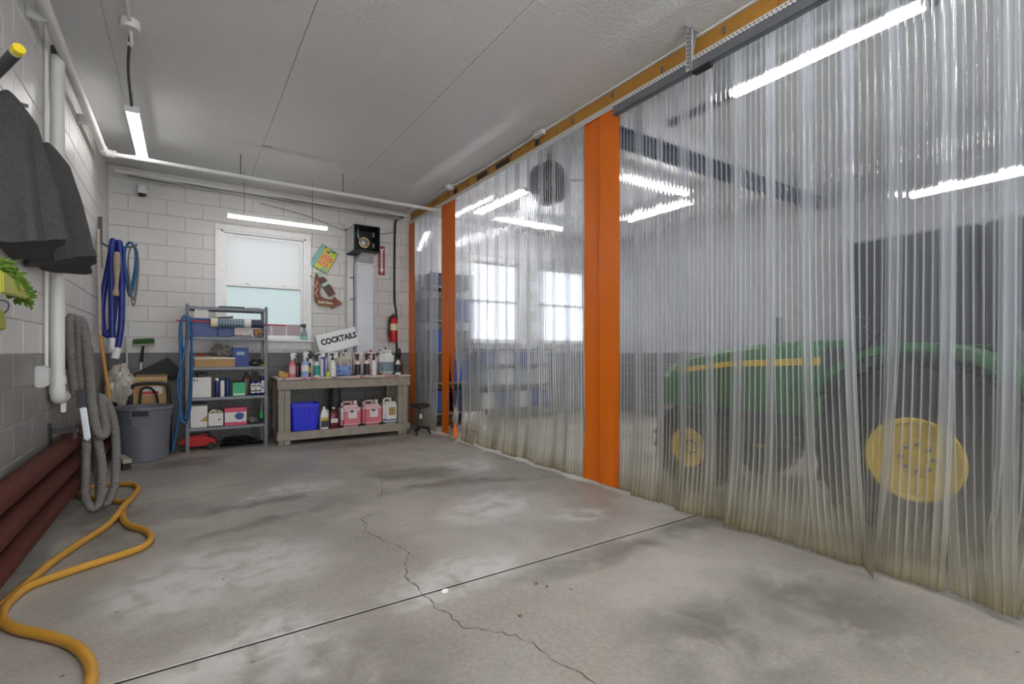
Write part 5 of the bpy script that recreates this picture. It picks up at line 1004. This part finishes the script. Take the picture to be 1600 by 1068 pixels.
MB().box((0, -.05, .98), (.48, .44, .12)).build('seat', 'dark_grey', tt, bevel=.04, smooth=True, seg=3); MB().box((0, -.29, 1.2), (.46, .1, .40), Matrix.Rotation(-.15, 3, 'X')).build('seat_back', 'dark_grey', tt, bevel=.04, smooth=True, seg=3); MB().box((0, -.06, .88), (.3, .3, .1)).build('seat_mount', 'black', tt)
MB().cyl((.16, 1.3, 1.2), (.16, 1.3, 1.55), .022, n=10).build('exhaust_stack', 'black', tt, smooth=True)
# fan behind the curtain
fa = thing('wall_fan', 'black round drum fan hung from the ceiling behind the curtain', 'fan', (3.66, 4.72, 3.26), .1)
MB().lathe([(.235, -.09), (.25, -.09), (.25, .09), (.235, .09), (.235, -.09)], axis='Y', n=32, caps=False).build('drum', 'black', fa, smooth=True); MB().lathe([(.05, -.06), (.06, .0), (.06, .08), (.02, .09)], axis='Y', n=16).build('motor', 'dark_grey', fa, smooth=True); MB().lathe([(.234, .07), (.234, .075)], axis='Y', n=32).build('back_panel', 'dark_grey', fa)
for i in range(4):
    a = PI/2*i+.3; rm = Matrix.Rotation(a, 3, 'Y'); MB().box(rm @ Vector((0, -.0, .14)), (.12, .012, .18), rm @ Matrix.Rotation(.45, 3, 'Z')).build('blade', 'dark_grey', fa)
for i in range(6): MB().tube([(r0*math.cos(a), -.092, r0*math.sin(a)) for r0 in [.04+i*.037] for a in [2*PI*k_/28 for k_ in range(28)]], .003, 5, closed=True).build('guard_ring', 'black', fa)
MB().box((0, 0, .29), (.04, .04, .1)).build('mount', 'dark_grey', fa); MB().tube(smooth_path([(.1, .05, .22), (.3, .1, .15), (.5, -.1, .12), (.6, -.3, .16)], 5), .01, 6).build('power_cord', 'black', fa, smooth=True)
# storage along the back wall of the far bay
def rack(x0, x1, y0, y1, H, levels, label, m):
    t = thing('storage_rack', label, 'shelving', ((x0+x1)/2, (y0+y1)/2, 0)); a, b = (x1-x0)/2, (y1-y0)/2
    for sx in (-1, 1):
        for sy in (-1, 1): MB().box((sx*(a-.02), sy*(b-.02), H/2), (.04, .04, H)).build('post', m, t)
    for z in levels: MB().box((0, 0, z), (2*a-.004, 2*b-.004, .03)).build('shelf', 'steel', t)
    return t
def tote(x, y, z, wx, wy, h, m, label, group='totes behind the curtain', lidm=None):
    t = thing('storage_tote', label, 'tote', (x, y, z), 0, group); MB().box((0, 0, h*.45), (wx, wy, h*.9)).build('body', m, t, bevel=.012); MB().box((0, 0, h*.95), (wx*1.05, wy*1.05, h*.1)).build('lid', lidm or m, t, bevel=.005)
rk = [.22, .72, 1.22, 1.75, 2.3]
rack(3.32, 4.12, 7.4, 7.92, 2.55, rk, 'tall dark storage rack behind the first curtain strips at the back wall', 'navy_steel')
names = ['lowest', 'second', 'third', 'fourth', 'topmost']
for i, z in enumerate(rk):
    for j, x in enumerate((3.53, 3.9)):
        m = ['book_blue', 'dark_grey', 'plum', 'navy_steel', 'tote_blue'][(i*2+j*3) % 5]
        tote(x, 7.65, z+.016, .3, .38, .36 if i < 4 else .22, m, f'{"dark" if m in ("dark_grey", "navy_steel", "plum") else "blue"} tote on the {names[i]} shelf of the tall rack, {"curtain" if j == 0 else "window"} side')
rack(4.3, 5.9, 7.5, 7.95, 1.3, [.2, .62, 1.0, 1.28], 'low storage rack below the far bay window', 'navy_steel')
for i, z in enumerate((.2, .62, 1.0)):
    for j in range(4):
        m = ['pvc_grey', 'slate_liquid', 'book_blue', 'pvc_grey'][(i+j*2) % 4]
        tote(4.5+j*.39, 7.72, z+.016, .32, .34, .30 if i < 2 else .22, m, f'{["first", "second", "third", "fourth"][j]} tote from the tall rack on the {["lowest", "middle", "upper"][i]} shelf under the far window')
pl = thing('white_pail', 'round white pail lying on its side behind the gap in the curtain', 'pail', (3.75, 6.75, .16), .6)
MB().lathe([(.13, .15), (.16, -.15), (.15, -.15), (.125, .13)], axis='Y', n=24, caps=False).build('body', 'white_plastic', pl, smooth=True); MB().lathe([(.125, .13), (.125, .14)], axis='Y', n=24).build('bottom', 'white_plastic', pl)
for i in range(2):
    lk = thing('steel_locker', f'dark grey steel locker along the far side wall, {["the one nearer the viewpoint", "the one nearer the back wall"][i]}', 'locker', (7.32, 1.0+i*1.25, 0), 0, 'steel lockers of the far bay')
    MB().box((0, 0, 1.3), (.5, 1.2, 2.6)).build('body', 'locker', lk, bevel=.006)
    for s_ in (-1, 1):
        d = MB().box((-.258, s_*.29, 1.3), (.016, .56, 2.5)).build('door', 'locker', lk, bevel=.004); MB().box((-.272, s_*.06, 1.1), (.014, .02, .16)).build('handle', 'steel', d)
